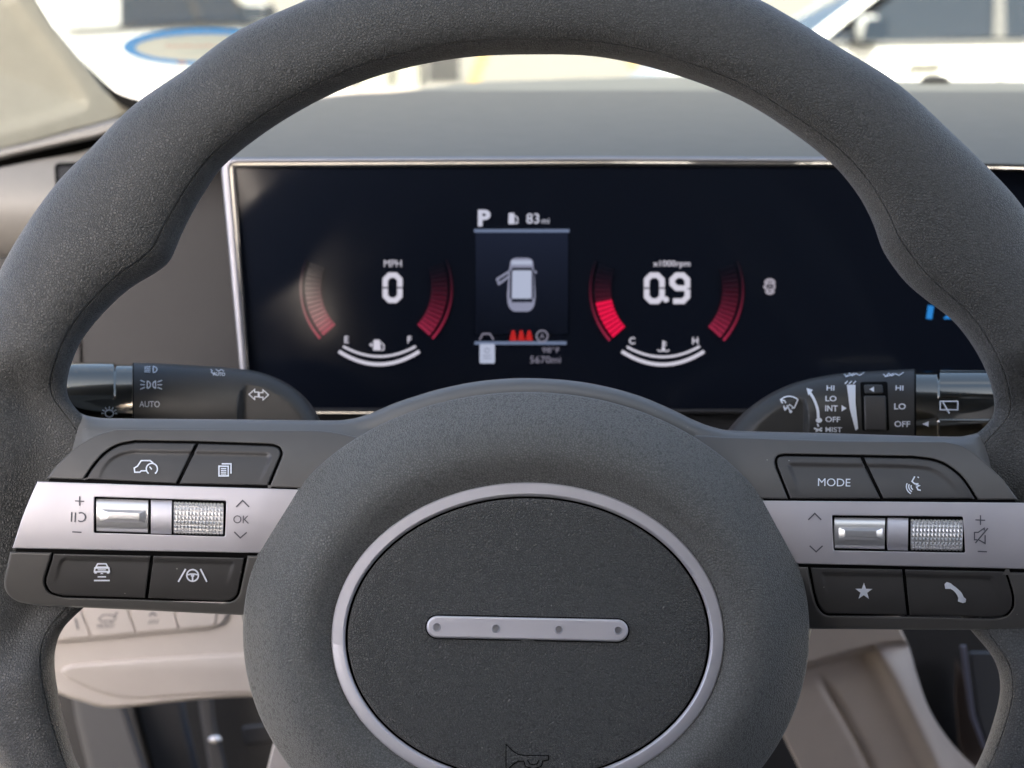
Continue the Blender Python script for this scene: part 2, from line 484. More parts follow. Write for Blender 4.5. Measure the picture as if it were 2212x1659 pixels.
def interp(tab):
    tab = sorted(tab); A = np.array([t[0] for t in tab]); R = np.array([t[1] for t in tab])
    A = np.concatenate([A - 360, A, A + 360]); R = np.concatenate([R, R, R])
    h = np.diff(A); dl = np.diff(R) / h; m = np.zeros_like(A)         # monotone cubic
    for i in range(1, len(A) - 1):
        if dl[i - 1] * dl[i] > 0:
            w1 = 2 * h[i] + h[i - 1]; w2 = h[i] + 2 * h[i - 1]; m[i] = (w1 + w2) / (w1 / dl[i - 1] + w2 / dl[i])
    def f(a):
        i = int(np.clip(np.searchsorted(A, a) - 1, 0, len(A) - 2)); t = (a - A[i]) / h[i]
        return ((1 + 2 * t) * (1 - t) ** 2 * R[i] + t * (1 - t) ** 2 * h[i] * m[i] + t * t * (3 - 2 * t) * R[i + 1] + t * t * (t - 1) * h[i] * m[i + 1])
    return f
rin, rout = interp(inn), interp(outt)
RIM_D, RIM_H = .5375, .0185
NT = 1200
thetas = [i * 360 / NT for i in range(NT)]
radii = np.array([[rin(a), rout(a)] for a in thetas])
kern = np.exp(-(np.arange(-9, 10) / 4.0) ** 2); kern /= kern.sum()
radii = sum(np.roll(radii, s - 9, axis=0) * kern[s] for s in range(19))
phis = []
groove = math.acos(-.66)
NP = 56
for k in range(NP): phis.append(2 * math.pi * k / NP)
phis += [groove - .022, groove - .008, groove + .008, groove + .022]
phis.sort()
V = []; Fc = []
for a, (ri, ro) in zip(thetas, radii):
    s, c = math.sin(math.radians(a)), -math.cos(math.radians(a))
    mid, w = (ri + ro) / 2, (ro - ri) / 2
    for ph in phis:
        cp, sp = math.cos(ph), math.sin(ph)
        u = math.copysign(abs(cp) ** .92, cp); v = math.copysign(abs(sp) ** .92, sp)
        r = mid + w * u
        aa = min(abs(a - 270), abs(a - 90), abs(a - 450))
        gsp = smooth01((19 - aa) / 8)
        dd = RIM_D - RIM_H * v * (1 - .62 * gsp * smooth01((.75 - u) / 1.0) * (1 if v > 0 else 0))
        if abs(ph - groove) < .012: dd += .00040
        V.append(P(CWX + r * s, CWY + r * c, dd))
n = len(phis)
for i in range(NT):
    j = (i + 1) % NT
    for k in range(n):
        l = (k + 1) % n
        Fc.append((i * n + k, i * n + l, j * n + l, j * n + k))
build('rim', V, Fc, M_RIM, wheel, angle=60)

# ---- smooth spoke and hub housing behind the pads
def seglen(q): return q
shell_top = spline([(132, 835), (146, 868), (172, 891), (204, 901), (260, 904), (500, 906), (690, 908), (752, 906), (800, 893), (850, 872), (900, 855), (960, 838),
                    (1040, 823), (1130, 817), (1220, 821), (1300, 833), (1380, 855), (1450, 884), (1500, 908), (1545, 924), (1600, 931),
                    (1800, 936), (2040, 943), (2092, 940), (2126, 928), (2146, 905), (2152, 870)], 6)
shell = shell_top + [(2190, 870), (2200, 1100), (2150, 1325), (1760, 1335), (1700, 1560), (1560, 1740), (1380, 1840), (1140, 1880), (900, 1840), (720, 1740), (570, 1560),
                     (515, 1300), (120, 1275), (80, 1100), (90, 835)]
PX = .52 / F
def zhouse(x, y):
    yc = 1118 + (x - 300) * .022 if x < 1140 else 1152 + (x - 1930) * .015
    v = max(-.033, min(.033, (y - yc) * PX))
    return .5140 + .045 - math.sqrt(.045 ** 2 - v * v) + .0022 + .022 * (smooth01((190 - x) / 80) + smooth01((x - 2108) / 80))
plate('spoke_housing', shell, zhouse, M_SHELL, wheel, bevel=30, bdepth=.008, thick=.022, res=14, steps=7, step=6)

# ---- control pods
PX = .52 / F
def yc_left(x): return 1118 + (x - 300) * .022
def yc_right(x): return 1152 + (x - 1930) * .015
def zpod(yc):
    def f(x, y):
        v = (y - yc(x)) * PX
        R = .045
        return .5140 + R - math.sqrt(max(R * R - v * v, 1e-6))
    return f
zL, zR = zpod(yc_left), zpod(yc_right)

def lerp_line(a, b, x): return a[1] + (b[1] - a[1]) * (x - a[0]) / (b[0] - a[0])

# left pod shapes
UL_hole = rounded([(183, 1050), (201, 1002), (255, 957), (293, 950), (427, 952), (611, 959), (583, 1072)], [0, 10, 14, 12, 0, 14, 0])
UL_hole = [(180, 1040)] + spline([(181, 1033), (201, 1003), (225, 977), (255, 959), (293, 951)], 6) + [(427, 953), (575, 958)] + spline([(590, 959), (605, 965), (611, 978), (609, 988)], 4) + [(582, 1054), (580, 1060)]
LL_hole = [(113, 1186)] + spline([(108, 1210), (96, 1250), (98, 1268), (110, 1283), (136, 1291)], 5) + [(314, 1296)] + spline([(480, 1303), (502, 1299), (515, 1287), (520, 1272)], 5) + [(535, 1194)]
UR_hole = [(1704, 1084), (1702, 1077)] + spline([(1676, 1012), (1673, 996), (1679, 984), (1695, 980)], 4) + [(1861, 983)] + spline([(1970, 985), (2017, 991), (2050, 1005), (2083, 1033), (2113, 1079)], 6) + [(2116, 1086)]
LR_hole = [(1745, 1218)] + spline([(1756, 1279), (1765, 1309), (1782, 1328), (1810, 1330)], 5) + [(1960, 1333)] + spline([(2145, 1337), (2172, 1332), (2188, 1316), (2191, 1300), (2189, 1279), (2174, 1230)], 5)

upL = spline([(252, 927), (210, 940), (165, 966), (128, 1000), (100, 1034)], 6) + [(400, 1045), (720, 1056), (780, 1000), (800, 955), (740, 940), (700, 931), (600, 930)]
# ----- helper to cut notches: the button bay is open at the silver strip, so outline minus bay
def minus_bay_bottom(outline_left, bay, outline_right):
    return outline_left + bay + outline_right
panel_UL = spline([(252, 927), (210, 940), (165, 966), (128, 1000), (101, 1033)], 6) + [(180, 1036)] + UL_hole[1:-1] + [(582, 1052)] + [(720, 1057), (790, 1000), (800, 960)] + spline([(770, 944), (700, 931), (600, 929)], 8) + [(400, 928)]
plate('spoke_panel', panel_UL, zL, M_SOFT, wheel, bevel=3.5, bdepth=.0006, thick=.004, res=12)
panel_LL = [(22, 1192)] + spline([(15, 1225), (9, 1258), (16, 1282), (38, 1299), (80, 1308)], 6) + [(300, 1318), (524, 1329), (700, 1334), (700, 1203), (535, 1200)] + LL_hole[::-1][1:-1] + [(112, 1194)]
plate('spoke_panel', panel_LL, zL, M_SOFT, wheel, bevel=5, bdepth=.0012, thick=.006, res=10, label='lower spoke panel under the left silver strip')
panel_UR = [(1500, 940), (1480, 1000), (1620, 1076), (1702, 1078)] + UR_hole[2:-1] + [(2198, 1079)] + spline([(2168, 1037), (2118, 990), (2078, 963), (2040, 954)], 6)[0:] + [(1800, 952), (1560, 944)]
plate('spoke_panel', panel_UR, zR, M_SOFT, wheel, bevel=3.5, bdepth=.0006, thick=.004, res=12)
panel_LR = [(1640, 1222), (1745, 1225)] + LR_hole[1:-1] + [(2175, 1236), (2262, 1238)] + spline([(2270, 1290), (2262, 1330), (2235, 1352), (2190, 1361)], 6) + [(1960, 1360), (1700, 1358)]
plate('spoke_panel', panel_LR, zR, M_SOFT, wheel, bevel=5, bdepth=.0012, thick=.006, res=10, label='lower spoke panel under the right silver strip')
# black floor of the joints
plate('joint_seal', spline([(252, 932), (170, 968), (110, 1030), (35, 1186), (22, 1250), (35, 1285)], 8) + [(80, 1292), (690, 1305), (700, 950)],
      lambda x, y: zL(x, y) + .0014, M_BLACK, wheel, bevel=1, bdepth=.0002, thick=.0004, res=14)
plate('joint_seal', [(1560, 958), (2040, 962), (2110, 995), (2180, 1055), (2250, 1200), (2250, 1310), (2190, 1330), (1700, 1330)],
      lambda x, y: zR(x, y) + .0014, M_BLACK, wheel, bevel=1, bdepth=.0002, thick=.0004, res=14)

# ----- buttons with a scooped finger recess
def split_button(name, outline, recess, zpod_f, fade_y, mat, parent, depth=.0011, open_edge=None, label=None):
    outline = clean(outline)
    def zf(x, y):
        z = zpod_f(x, y) + .0001
        X = np.array([x]); Y = np.array([y])
        if inside(recess, X, Y)[0]:
            d = dist_poly(open_edge, X, Y, closed=False)[0]
            t = (y - fade_y[0]) / (fade_y[1] - fade_y[0]); t = max(0, min(1, t))
            z += depth * smooth01(d / 9.0) * (1 - t) ** 1.3
        return z
    return plate(name, outline, zf, mat, parent, bevel=2.6, bdepth=.0006, thick=.0035, res=3.2, step=4, label=label, angle=55)

def clip_poly(poly, a, b, c):
    """keep the part of poly with a*x+b*y<=c"""
    out = []
    for i in range(len(poly)):
        p, q = poly[i - 1], poly[i]
        sp_, sq = a * p[0] + b * p[1] - c, a * q[0] + b * q[1] - c
        if (sp_ <= 0) != (sq <= 0):
            t = sp_ / (sp_ - sq); out.append((p[0] + (q[0] - p[0]) * t, p[1] + (q[1] - p[1]) * t))
        if sq <= 0: out.append(q)
    return out

def half(poly, p, q, side, gap):
    """part of poly on one side of line p-q, kept gap away"""
    dx, dy = q[0] - p[0], q[1] - p[1]; L = math.hypot(dx, dy); nx, ny = dy / L * side, -dx / L * side
    return clip_poly(poly, nx, ny, nx * p[0] + ny * p[1] - gap)

def bay_in(h, g=6.5):
    h = clean(resample(h, 5)); h = h if area(h) > 0 else h[::-1]
    return inset(h, g)

G = 3.4
# upper left
b = bay_in(UL_hole, 5.5); b = clip_poly(b, -.022, 1, 1036.0 - .022 * 0 + 0)   # bottom limit line
dv = ((427, 956), (385, 1043))
edgeUL = spline([(210, 1034), (222, 1008), (240, 988), (264, 976), (290, 971)], 5) + [(430, 973), (570, 977)] + spline([(580, 978), (588, 986), (586, 994)], 4) + [(566, 1042)]
recUL = edgeUL + [(566, 1070), (205, 1070)]
A_ = half(b, dv[0], dv[1], -1, G); B_ = half(b, dv[0], dv[1], 1, G)
if sum(q[0] for q in A_) / len(A_) > sum(q[0] for q in B_) / len(B_): A_, B_ = B_, A_
btnA = split_button('button', A_, recUL, zL, (985, 1042), M_BTN, wheel, open_edge=edgeUL, label='button with car and speedometer symbol')
btnB = split_button('button', B_, recUL, zL, (985, 1046), M_BTN, wheel, open_edge=edgeUL, label='button with stacked pages symbol')
# lower left
b = bay_in(LL_hole, 5.0); b = clip_poly(b, .022, -1, -(1193.5 + 0))
dv = ((330, 1188), (316, 1300))
edgeLL = spline([(119, 1246), (124, 1222), (131, 1208), (142, 1202)], 4) + [(330, 1206), (495, 1211)] + spline([(504, 1213), (507, 1220), (503, 1235)], 4) + [(496, 1262)]
recLL = edgeLL + [(480, 1292), (125, 1283)]
A_ = half(b, dv[0], dv[1], -1, G); B_ = half(b, dv[0], dv[1], 1, G)
if sum(q[0] for q in A_) / len(A_) > sum(q[0] for q in B_) / len(B_): A_, B_ = B_, A_
btnC = split_button('button', A_, recLL, zL, (1212, 1268), M_BTN, wheel, open_edge=edgeLL, label='button with following car symbol')
btnD = split_button('button', B_, recLL, zL, (1216, 1272), M_BTN, wheel, open_edge=edgeLL, label='button with steering wheel between lane lines')
# upper right
b = bay_in(UR_hole, 5.5); b = clip_poly(b, 0, 1, 1077)
dv = ((1861, 986), (1905, 1077))
edgeUR = [(1722, 1062), (1704, 1016)] + spline([(1700, 1006), (1703, 1000), (1712, 999)], 3) + [(1861, 1001)] + spline([(1960, 1003), (2008, 1009), (2042, 1028), (2072, 1060), (2080, 1076)], 5)
recUR = edgeUR + [(2080, 1100), (1722, 1100)]
A_ = half(b, dv[0], dv[1], -1, G); B_ = half(b, dv[0], dv[1], 1, G)
if sum(q[0] for q in A_) / len(A_) > sum(q[0] for q in B_) / len(B_): A_, B_ = B_, A_
btnE = split_button('button', A_, recUR, zR, (1012, 1070), M_BTN, wheel, open_edge=edgeUR, label='button reading MODE')
btnF = split_button('button', B_, recUR, zR, (1012, 1072), M_BTN, wheel, open_edge=edgeUR, label='button with speaking head symbol')
# lower right
b = bay_in(LR_hole, 5.0); b = clip_poly(b, .02, -1, .02 * 1745 - 1226.0)
dv = ((1951, 1222), (1963, 1338))
edgeLR = [(1780, 1280), (1773, 1246)] + spline([(1772, 1238), (1776, 1235), (1785, 1235)], 3) + [(1951, 1238), (2130, 1243)] + spline([(2142, 1244), (2149, 1250), (2156, 1268)], 4) + [(2166, 1296)]
recLR = edgeLR + [(2160, 1326), (1790, 1322)]
A_ = half(b, dv[0], dv[1], -1, G); B_ = half(b, dv[0], dv[1], 1, G)
if sum(q[0] for q in A_) / len(A_) > sum(q[0] for q in B_) / len(B_): A_, B_ = B_, A_
btnG = split_button('button', A_, recLR, zR, (1245, 1302), M_BTN, wheel, open_edge=edgeLR, label='button with star symbol')
btnH = split_button('button', B_, recLR, zR, (1250, 1308), M_BTN, wheel, open_edge=edgeLR, label='button with telephone handset symbol')

# ----- symbols on buttons
def bz(zf): return lambda x, y: zf(x, y) + .0001
class BInk(Ink): pass
def rec_depth(zpod_f, edge, rec, fade, depth=.0011):
    def zf(x, y):
        z = zpod_f(x, y) + .0001
        X = np.array([x]); Y = np.array([y])
        if inside(rec, X, Y)[0]:
            d = dist_poly(edge, X, Y, closed=False)[0]
            t = max(0, min(1, (y - fade[0]) / (fade[1] - fade[0])))
            z += depth * smooth01(d / 9.0) * (1 - t) ** 1.3
        return z
    return zf
LW = 3.4
i = Ink(rec_depth(zL, edgeUL, recUL, (985, 1042)), .00045)
ox, oy = 315, 1009
i.line([(ox + 2, oy + 8), (ox - 10, oy + 8), (ox - 13, oy + 11), (ox - 24, oy + 11), (ox - 25, oy + 2), (ox - 18, oy - 2), (ox - 10, oy - 14), (ox + 9, oy - 14), (ox + 16, oy - 9)], 3.0)
i.arc(ox + 13, oy + 4, 12, 125, 415, 3.0); i.line([(ox + 13, oy + 5), (ox + 8, oy - 1)], 2.6)
i.done('symbol', M_ICON, btnA)
i = Ink(rec_depth(zL, edgeUL, recUL, (985, 1046)), .00045)
ox, oy = 486, 1015
i.line([(ox - 13, oy - 8), (ox + 7, oy - 8), (ox + 7, oy + 13), (ox - 13, oy + 13)], 3.0, True)
i.line([(ox - 7, oy - 13), (ox + 13, oy - 13), (ox + 13, oy + 8)], 3.0)
for k in range(4): i.line([(ox - 9, oy - 3 + k * 4), (ox + 3, oy - 3 + k * 4)], 2.2)
i.done('symbol', M_ICON, btnB)
i = Ink(rec_depth(zL, edgeLL, recLL, (1212, 1268)), .00045)
ox, oy = 220, 1228
i.line([(ox - 9, oy - 10), (ox + 9, oy - 10), (ox + 13, oy - 3), (ox - 13, oy - 3)], 3.0, True)
i.line([(ox - 15, oy - 1), (ox - 16, oy + 7), (ox + 16, oy + 7), (ox + 15, oy - 1)], 3.4, True)
i.line([(ox - 9, oy + 3), (ox + 9, oy + 3)], 2.2)
i.poly([(ox - 16, oy + 7), (ox - 10, oy + 7), (ox - 11, oy + 11), (ox - 16, oy + 11)]); i.poly([(ox + 10, oy + 7), (ox + 16, oy + 7), (ox + 16, oy + 11), (ox + 11, oy + 11)])
i.poly([(ox - 4, oy + 12), (ox, oy + 9), (ox + 4, oy + 12)])
i.line([(ox - 9, oy + 18), (ox + 9, oy + 18)], 3.0); i.line([(ox - 17, oy + 26), (ox + 17, oy + 26)], 3.4)
i.done('symbol', M_ICON, btnC)
i = Ink(rec_depth(zL, edgeLL, recLL, (1216, 1272)), .00045)
ox, oy = 416, 1243
i.arc(ox, oy, 12.5, 0, 360, 3.4); i.line([(ox - 12, oy - 1), (ox - 4, oy - 3), (ox + 4, oy - 3), (ox + 12, oy - 1)], 3.2); i.line([(ox, oy - 2), (ox, oy + 12)], 3.6); i.disc(ox, oy, 4)
i.line([(ox - 15, oy - 14), (ox - 31, oy + 14)], 3.6); i.line([(ox + 17, oy - 14), (ox + 31, oy + 14)], 3.6)
i.done('symbol', M_ICON, btnD)
i = Ink(rec_depth(zR, edgeUR, recUR, (1012, 1070)), .00045)
i.text('MODE', 1802, 1042, 17, 1.0, w=70); i.done('lettering', M_ICON, btnE)
i = Ink(rec_depth(zR, edgeUR, recUR, (1012, 1072)), .00045)
ox, oy = 1975, 1046
i.line([(ox + 1, oy - 17), (ox - 5, oy - 6), (ox + 1, oy - 1), (ox + 9, oy - 1)], 3.0)
i.line([(ox + 3, oy + 1), (ox + 11, oy + 3), (ox + 5, oy + 6), (ox + 8, oy + 12), (ox + 14, oy + 13)], 3.0)
i.line([(ox + 7, oy - 16), (ox + 10, oy - 14)], 2.5)
for r in (7, 12, 17): i.arc(ox, oy + 5, r, 115, 205, 2.6)
i.done('symbol', M_ICON, btnF)
i = Ink(rec_depth(zR, edgeLR, recLR, (1245, 1302)), .00045)
st = []
for k in range(10):
    r = 19.5 if k % 2 == 0 else 7.8; a = math.radians(-90 + k * 36 + 1); st.append((1866 + r * math.cos(a), 1278 + r * math.sin(a)))
i.poly(st); i.done('symbol', M_ICON, btnG)
i = Ink(rec_depth(zR, edgeLR, recLR, (1250, 1308)), .00045)
ph = [(2041, 1262), (2048, 1257), (2056, 1260), (2056, 1267), (2064, 1271), (2073, 1281), (2077, 1289), (2083, 1288), (2087, 1294), (2084, 1301), (2079, 1302), (2070, 1299), (2072, 1293), (2068, 1286), (2060, 1277), (2051, 1272), (2045, 1273), (2040, 1270)]
ph = [(2040, 1262), (2045, 1257), (2054, 1260), (2057, 1263)] + spline([(2064, 1268), (2076, 1279), (2082, 1290)], 4) + [(2087, 1294), (2086, 1301), (2080, 1303), (2069, 1299), (2070, 1292)] + spline([(2068, 1286), (2061, 1277), (2053, 1272)], 4) + [(2042, 1272)]
i.poly(ph); i.done('symbol', M_ICON, btnH)

# ----- silver strips
def strip_z(zf, xh, sgn):
    def f(x, y):
        t = (xh(y) - x) * sgn        # distance to hub edge
        return zf(x, y) - .0002 + .0008 * smooth01((70 - t) / 110)
    return f
hubL = lambda y: 640 - (y - 1057) * .62
hubR = lambda y: 1648 + (y - 1082) * .55
zSL = strip_z(zL, hubL, 1); zSR = strip_z(zR, hubR, -1)
winL = rounded([(204, 1073), (489, 1082), (486, 1159), (203, 1151)], 4)
stripL = plate('trim_strip', spline([(81, 1040), (52, 1108), (27, 1184)], 8) + [(300, 1190), (700, 1197), (700, 1059), (300, 1047)], zSL, M_SILVER, wheel,
               holes=[winL], bevel=1.8, bdepth=.0004, thick=.003, res=12)
winR = rounded([(1797, 1113), (2080, 1116), (2085, 1194), (1801, 1189)], 4)
stripR = plate('trim_strip', [(1600, 1081), (2212, 1086), (2248, 1086), (2266, 1140), (2272, 1230), (2212, 1229), (1640, 1215.5)], zSR, M_SILVER, wheel,
               holes=[winR], bevel=1.8, bdepth=.0004, thick=.003, res=12)

def grid_surface(name, corners, nx, ny, zf, mat, parent, smooth=True, angle=30, label=None, skirt=.004):
    """corners: TL,TR,BR,BL"""
    TL, TR, BR, BL = [np.array(c, float) for c in corners]
    V = []; Fc = []
    for jn in range(ny + 1):
        v = jn / ny
        for im in range(nx + 1):
            u = im / nx
            p = (TL * (1 - u) + TR * u) * (1 - v) + (BL * (1 - u) + BR * u) * v
            V.append(P(p[0], p[1], zf(u, v, p[0], p[1])))
    for jn in range(ny):
        for im in range(nx):
            a = jn * (nx + 1) + im; Fc.append((a, a + nx + 1, a + nx + 2, a + 1))
    ring = [k for k in range(nx + 1)] + [r * (nx + 1) + nx for r in range(1, ny + 1)] + [ny * (nx + 1) + k for k in range(nx - 1, -1, -1)] + [r * (nx + 1) for r in range(ny - 1, 0, -1)]
    b = len(V); vz = (CAMM.to_3x3() @ Vector((0, 0, -1))) * skirt
    for k in ring: V.append(V[k] + vz)
    m = len(ring)
    for k in range(m): Fc.append((ring[k], ring[(k + 1) % m], b + (k + 1) % m, b + k))
    return build(name, V, Fc, mat, parent, angle=angle, label=label, smooth=smooth)

def roller_set(x0, y0, flip_y, zbase, parent, xs, top, bot):
    # xs: lever x0,x1, block x0,x1, knurl x0,x1 ; top(x), bot(x) lines
    lx0, lx1, bx0, bx1, kx0, kx1 = xs
    def cyl(v, amp): return -amp * math.sqrt(max(0, 1 - (2 * v - 1) ** 2 * .93))
    def zl(u, v, x, y):
        z = zbase(x, y) + .0030 + cyl(v, .0034)
        # raised bar with sloped ends
        du = min(u - .0, 1 - u) ; fu = max(0, min(1, (min(u - .08, .96 - u)) / .13))
        fv = max(0, min(1, min(v - .33, .70 - v) / .08))
        return z - .0011 * min(fu, fv)
    grid_surface('toggle_lever', [(lx0, top(lx0)), (lx1, top(lx1)), (lx1 - 1, bot(lx1)), (lx0, bot(lx0))], 60, 48, zl, M_CHROME, parent, angle=18)
    grid_surface('divider_block', [(bx0, top(bx0) + 1), (bx1, top(bx1) + 1), (bx1 - 1, bot(bx1)), (bx0, bot(bx0))], 8, 24,
                 lambda u, v, x, y: zbase(x, y) + .0024 + cyl(v, .0032), M_RING, parent)
    nx_, ny_ = 14, 9
    TL, TR, BR, BL = [np.array(c, float) for c in [(kx0, top(kx0) + 2), (kx1, top(kx1) + 2), (kx1 - 1, bot(kx1)), (kx0, bot(kx0))]]
    V = []; Fc = []
    def pt(u, v, h):
        p = (TL * (1 - u) + TR * u) * (1 - v) + (BL * (1 - u) + BR * u) * v
        # rows crowd towards the top and bottom as on a round roller
        return P(p[0], p[1], zbase(p[0], p[1]) + .0032 + cyl(v, .0034) - h)
    def vv(j): return .5 - .5 * math.cos(math.pi * (.10 + .80 * j / ny_)) / math.cos(math.pi * .10)
    for j in range(ny_):
        for i_ in range(nx_):
            u0, u1 = i_ / nx_, (i_ + 1) / nx_; v0, v1 = vv(j), vv(j + 1)
            bidx = len(V)
            V += [pt(u0, v0, 0), pt(u1, v0, 0), pt(u1, v1, 0), pt(u0, v1, 0), pt((u0 + u1) / 2, (v0 + v1) / 2, .00078)]
            for a_, b_ in ((0, 1), (1, 2), (2, 3), (3, 0)): Fc.append((bidx + b_, bidx + a_, bidx + 4))
    build('knurled_roller', V, Fc, M_KNURL, parent, smooth=False)
tL = lambda x: 1075 + (x - 205) * .030; bL = lambda x: 1149 + (x - 205) * .030
roller_set(0, 0, 1, zSL, stripL, (208, 320, 326, 371, 375, 483), tL, bL)
tR = lambda x: 1116 + (x - 1800) * .012; bR = lambda x: 1186 + (x - 1800) * .020
roller_set(0, 0, 1, zSR, stripR, (1803, 1912, 1918, 1962, 1967, 2080), tR, bR)
i = Ink(zSL, .0002)
i.line([(162, 1082), (182, 1083)], 2.6); i.line([(172, 1072), (172, 1092.5)], 2.6)
i.line([(155, 1106), (154, 1127)], 2.8); i.line([(163, 1107), (162, 1128)], 2.8)
i.arc(175, 1117, 9.5, -120, 130, 2.8); i.line([(170, 1108), (176, 1108)], 2.6)
i.line([(156, 1149), (176, 1150)], 2.6)
i.line([(510, 1095), (524, 1081), (538, 1095)], 2.8); i.text('OK', 521, 1122, 17, 1.5, w=34, bold=-.004); i.line([(506, 1149), (519, 1162), (533, 1150)], 2.8)
i.done('marking', M_ICONDK, stripL)
i = Ink(zSR, .0002)
i.line([(1746, 1123), (1760, 1109), (1774, 1123)], 2.8); i.line([(1749, 1179), (1763, 1192), (1777, 1179)], 2.8)
i.line([(2107, 1123), (2128, 1124)], 2.6); i.line([(2118, 1113), (2118, 1134)], 2.6)
i.line([(2105, 1150), (2113, 1150), (2126, 1141), (2126, 1146)], 2.6); i.line([(2105, 1149), (2105, 1166), (2111, 1166)], 2.6); i.line([(2114, 1166), (2128, 1174), (2128, 1156)], 2.6)
i.line([(2134, 1141), (2107, 1173)], 2.8)
i.line([(2112, 1191), (2132, 1192)], 2.6)
i.done('marking', M_ICONDK, stripR)

# ---- airbag cover with the oval ring
RC, RA, RB = (1140, 1379), 426, 339
PC, PA, PB = (1136.5, 1365), 612, 518
def ell(c, a, b, al, e=2.0):
    ca, sa = math.cos(al), math.sin(al)
    return (c[0] + a * math.copysign(abs(ca) ** (2 / e), ca), c[1] + b * math.copysign(abs(sa) ** (2 / e), sa))
NA = 256
prof = []
for k in range(27):
    t = k / 26
    h = .0042 * math.sin(math.pi * min(1, t ** .85) * .88) ** 1.25 if t < .999 else 0
    h = .0062 * (math.sin(math.pi * min(1, t ** .8)) ** 1.2) - .0125 * t ** 2.6
    prof.append((t * .985, .5035 - h))
edge_d = prof[-1][1]
prof += [(.993, edge_d + .0006), (.998, edge_d + .0018), (1.0, edge_d + .0032), (1.0, edge_d + .016)]
prof = [(-.035, prof[0][1] + .003), (-.034, prof[0][1] + .0005), (-.028, prof[0][1])] + prof[1:]
V = []; Fc = []
for (t, d) in prof:
    for k in range(NA):
        al = 2 * math.pi * k / NA
        q0 = ell(RC, RA, RB, al); q1 = ell(PC, PA, PB, al, 2.04)
        V.append(P(q0[0] + (q1[0] - q0[0]) * t, q0[1] + (q1[1] - q0[1]) * t, d))
for r in range(len(prof) - 1):
    for k in range(NA):
        j = (k + 1) % NA
        Fc.append((r * NA + k, r * NA + j, (r + 1) * NA + j, (r + 1) * NA + k))
build('airbag_cover', V, Fc, M_PAD, wheel, angle=50)
# groove floor
V = []; Fc = []
for sidx, (s, d) in enumerate([(1.03, .5062), (.0, .5062)]):
    for k in range(NA):
        q = ell(RC, RA * s, RB * s, 2 * math.pi * k / NA); V.append(P(q[0], q[1], d))
V2 = [P(RC[0], RC[1], .5062)]
Fc = [(k, (k + 1) % NA, NA) for k in range(NA)]
build('ring_groove', V[:NA] + V2, Fc, M_BLACK, wheel, smooth=False)
# ring
def ring_mesh(name, prof, mat):
    V = []; Fc = []
    for (s, d) in prof:        # s px inwards from the outer ring line
        for k in range(NA):
            q = ell(RC, RA - s, RB - s * 1.0, 2 * math.pi * k / NA); V.append(P(q[0], q[1], d))
    for r in range(len(prof) - 1):
        for k in range(NA):
            j = (k + 1) % NA; Fc.append((r * NA + j, r * NA + k, (r + 1) * NA + k, (r + 1) * NA + j))
    return build(name, V, Fc, mat, wheel, angle=35)
r0 = .5026
ring_mesh('oval_ring', [(2, r0 + .004), (2, r0 + .0006), (3.2, r0 + .0001), (5.5, r0 - .0002), (26, r0 - .0003), (30, r0 + .0002), (32, r0 + .0008), (32.5, r0 + .004)], M_RING)
# centre disc, gently domed
V = [P(RC[0], RC[1], r0 - .0030)]; Fc = []
prof = [(k / 16) for k in range(1, 17)]
dprof = [(t * .985, r0 - .0030 * (1 - t ** 2.2) + .0002) for t in prof] + [(.993, r0 + .0007), (.996, r0 + .004)]
for (t, d) in dprof:
    for k in range(NA):
        q = ell(RC, (RA - 35) * t, (RB - 35) * t, 2 * math.pi * k / NA); V.append(P(q[0], q[1], d))
for k in range(NA): Fc.append((0, 1 + k, 1 + (k + 1) % NA))
for r in range(len(dprof) - 1):
    for k in range(NA):
        j = (k + 1) % NA; a = 1 + r * NA; Fc.append((a + k, a + NA + k, a + NA + j, a + j))
Fc = [f[::-1] for f in Fc]
build('centre_pad', V, Fc, M_DISC, wheel, angle=50)
def zdisc(x, y):
    t = math.sqrt(((x - RC[0]) / (RA - 35)) ** 2 + ((y - RC[1]) / (RB - 35)) ** 2)
    return r0 - .0030 * (1 - min(1, t) ** 2.2) + .0002
# badge bar
def capsule(x0, y0, x1, y1, r, seg=14):
    a = math.atan2(y1 - y0, x1 - x0); out = []
    for k in range(seg + 1): t = a + math.pi / 2 - math.pi * k / seg; out.append((x1 + r * math.cos(t), y1 + r * math.sin(t)))
    for k in range(seg + 1): t = a - math.pi / 2 - math.pi * k / seg; out.append((x0 + r * math.cos(t), y0 + r * math.sin(t)))
    return out
plate('badge_surround', capsule(945.5, 1354, 1333, 1362, 27), lambda x, y: zdisc(x, y) - .00008, M_BLACK, wheel, bevel=1, bdepth=.0001, thick=.002, res=20, label='black recess round the badge bar')
DOTS = ((943, 1355), (1071, 1358), (1207, 1360.5), (1335, 1362))
bar = plate('badge_bar', capsule(945.5, 1354, 1333, 1362, 24.0), lambda x, y: r0 - .0036, M_RING, wheel, bevel=4.5, bdepth=.0009, thick=.002, res=10, steps=4, step=4)
for (x, y) in DOTS:
    V = []; Fc = []
    pr = [(9.4, .0002), (9.0, -.00022), (8.3, -.00028), (7.6, -.00018), (6.9, .00006), (6.0, .00006)]
    pr = [(9.4, .0003), (9.0, -.0001), (8.2, -.00032), (7.3, -.00012), (6.6, -.00003), (.01, -.00003)]
    for (r, dz) in pr:
        for k in range(32):
            q = (x + r * math.cos(k * math.pi / 16), y + r * math.sin(k * math.pi / 16)); V.append(P(q[0], q[1], r0 - .00362 + dz))
    for rr in range(len(pr) - 1):
        for k in range(32):
            j = (k + 1) % 32; Fc.append((rr * 32 + k, (rr + 1) * 32 + k, (rr + 1) * 32 + j, rr * 32 + j))
    build('badge_dot', V, [f[::-1] for f in Fc], M_DOT, bar, angle=25)
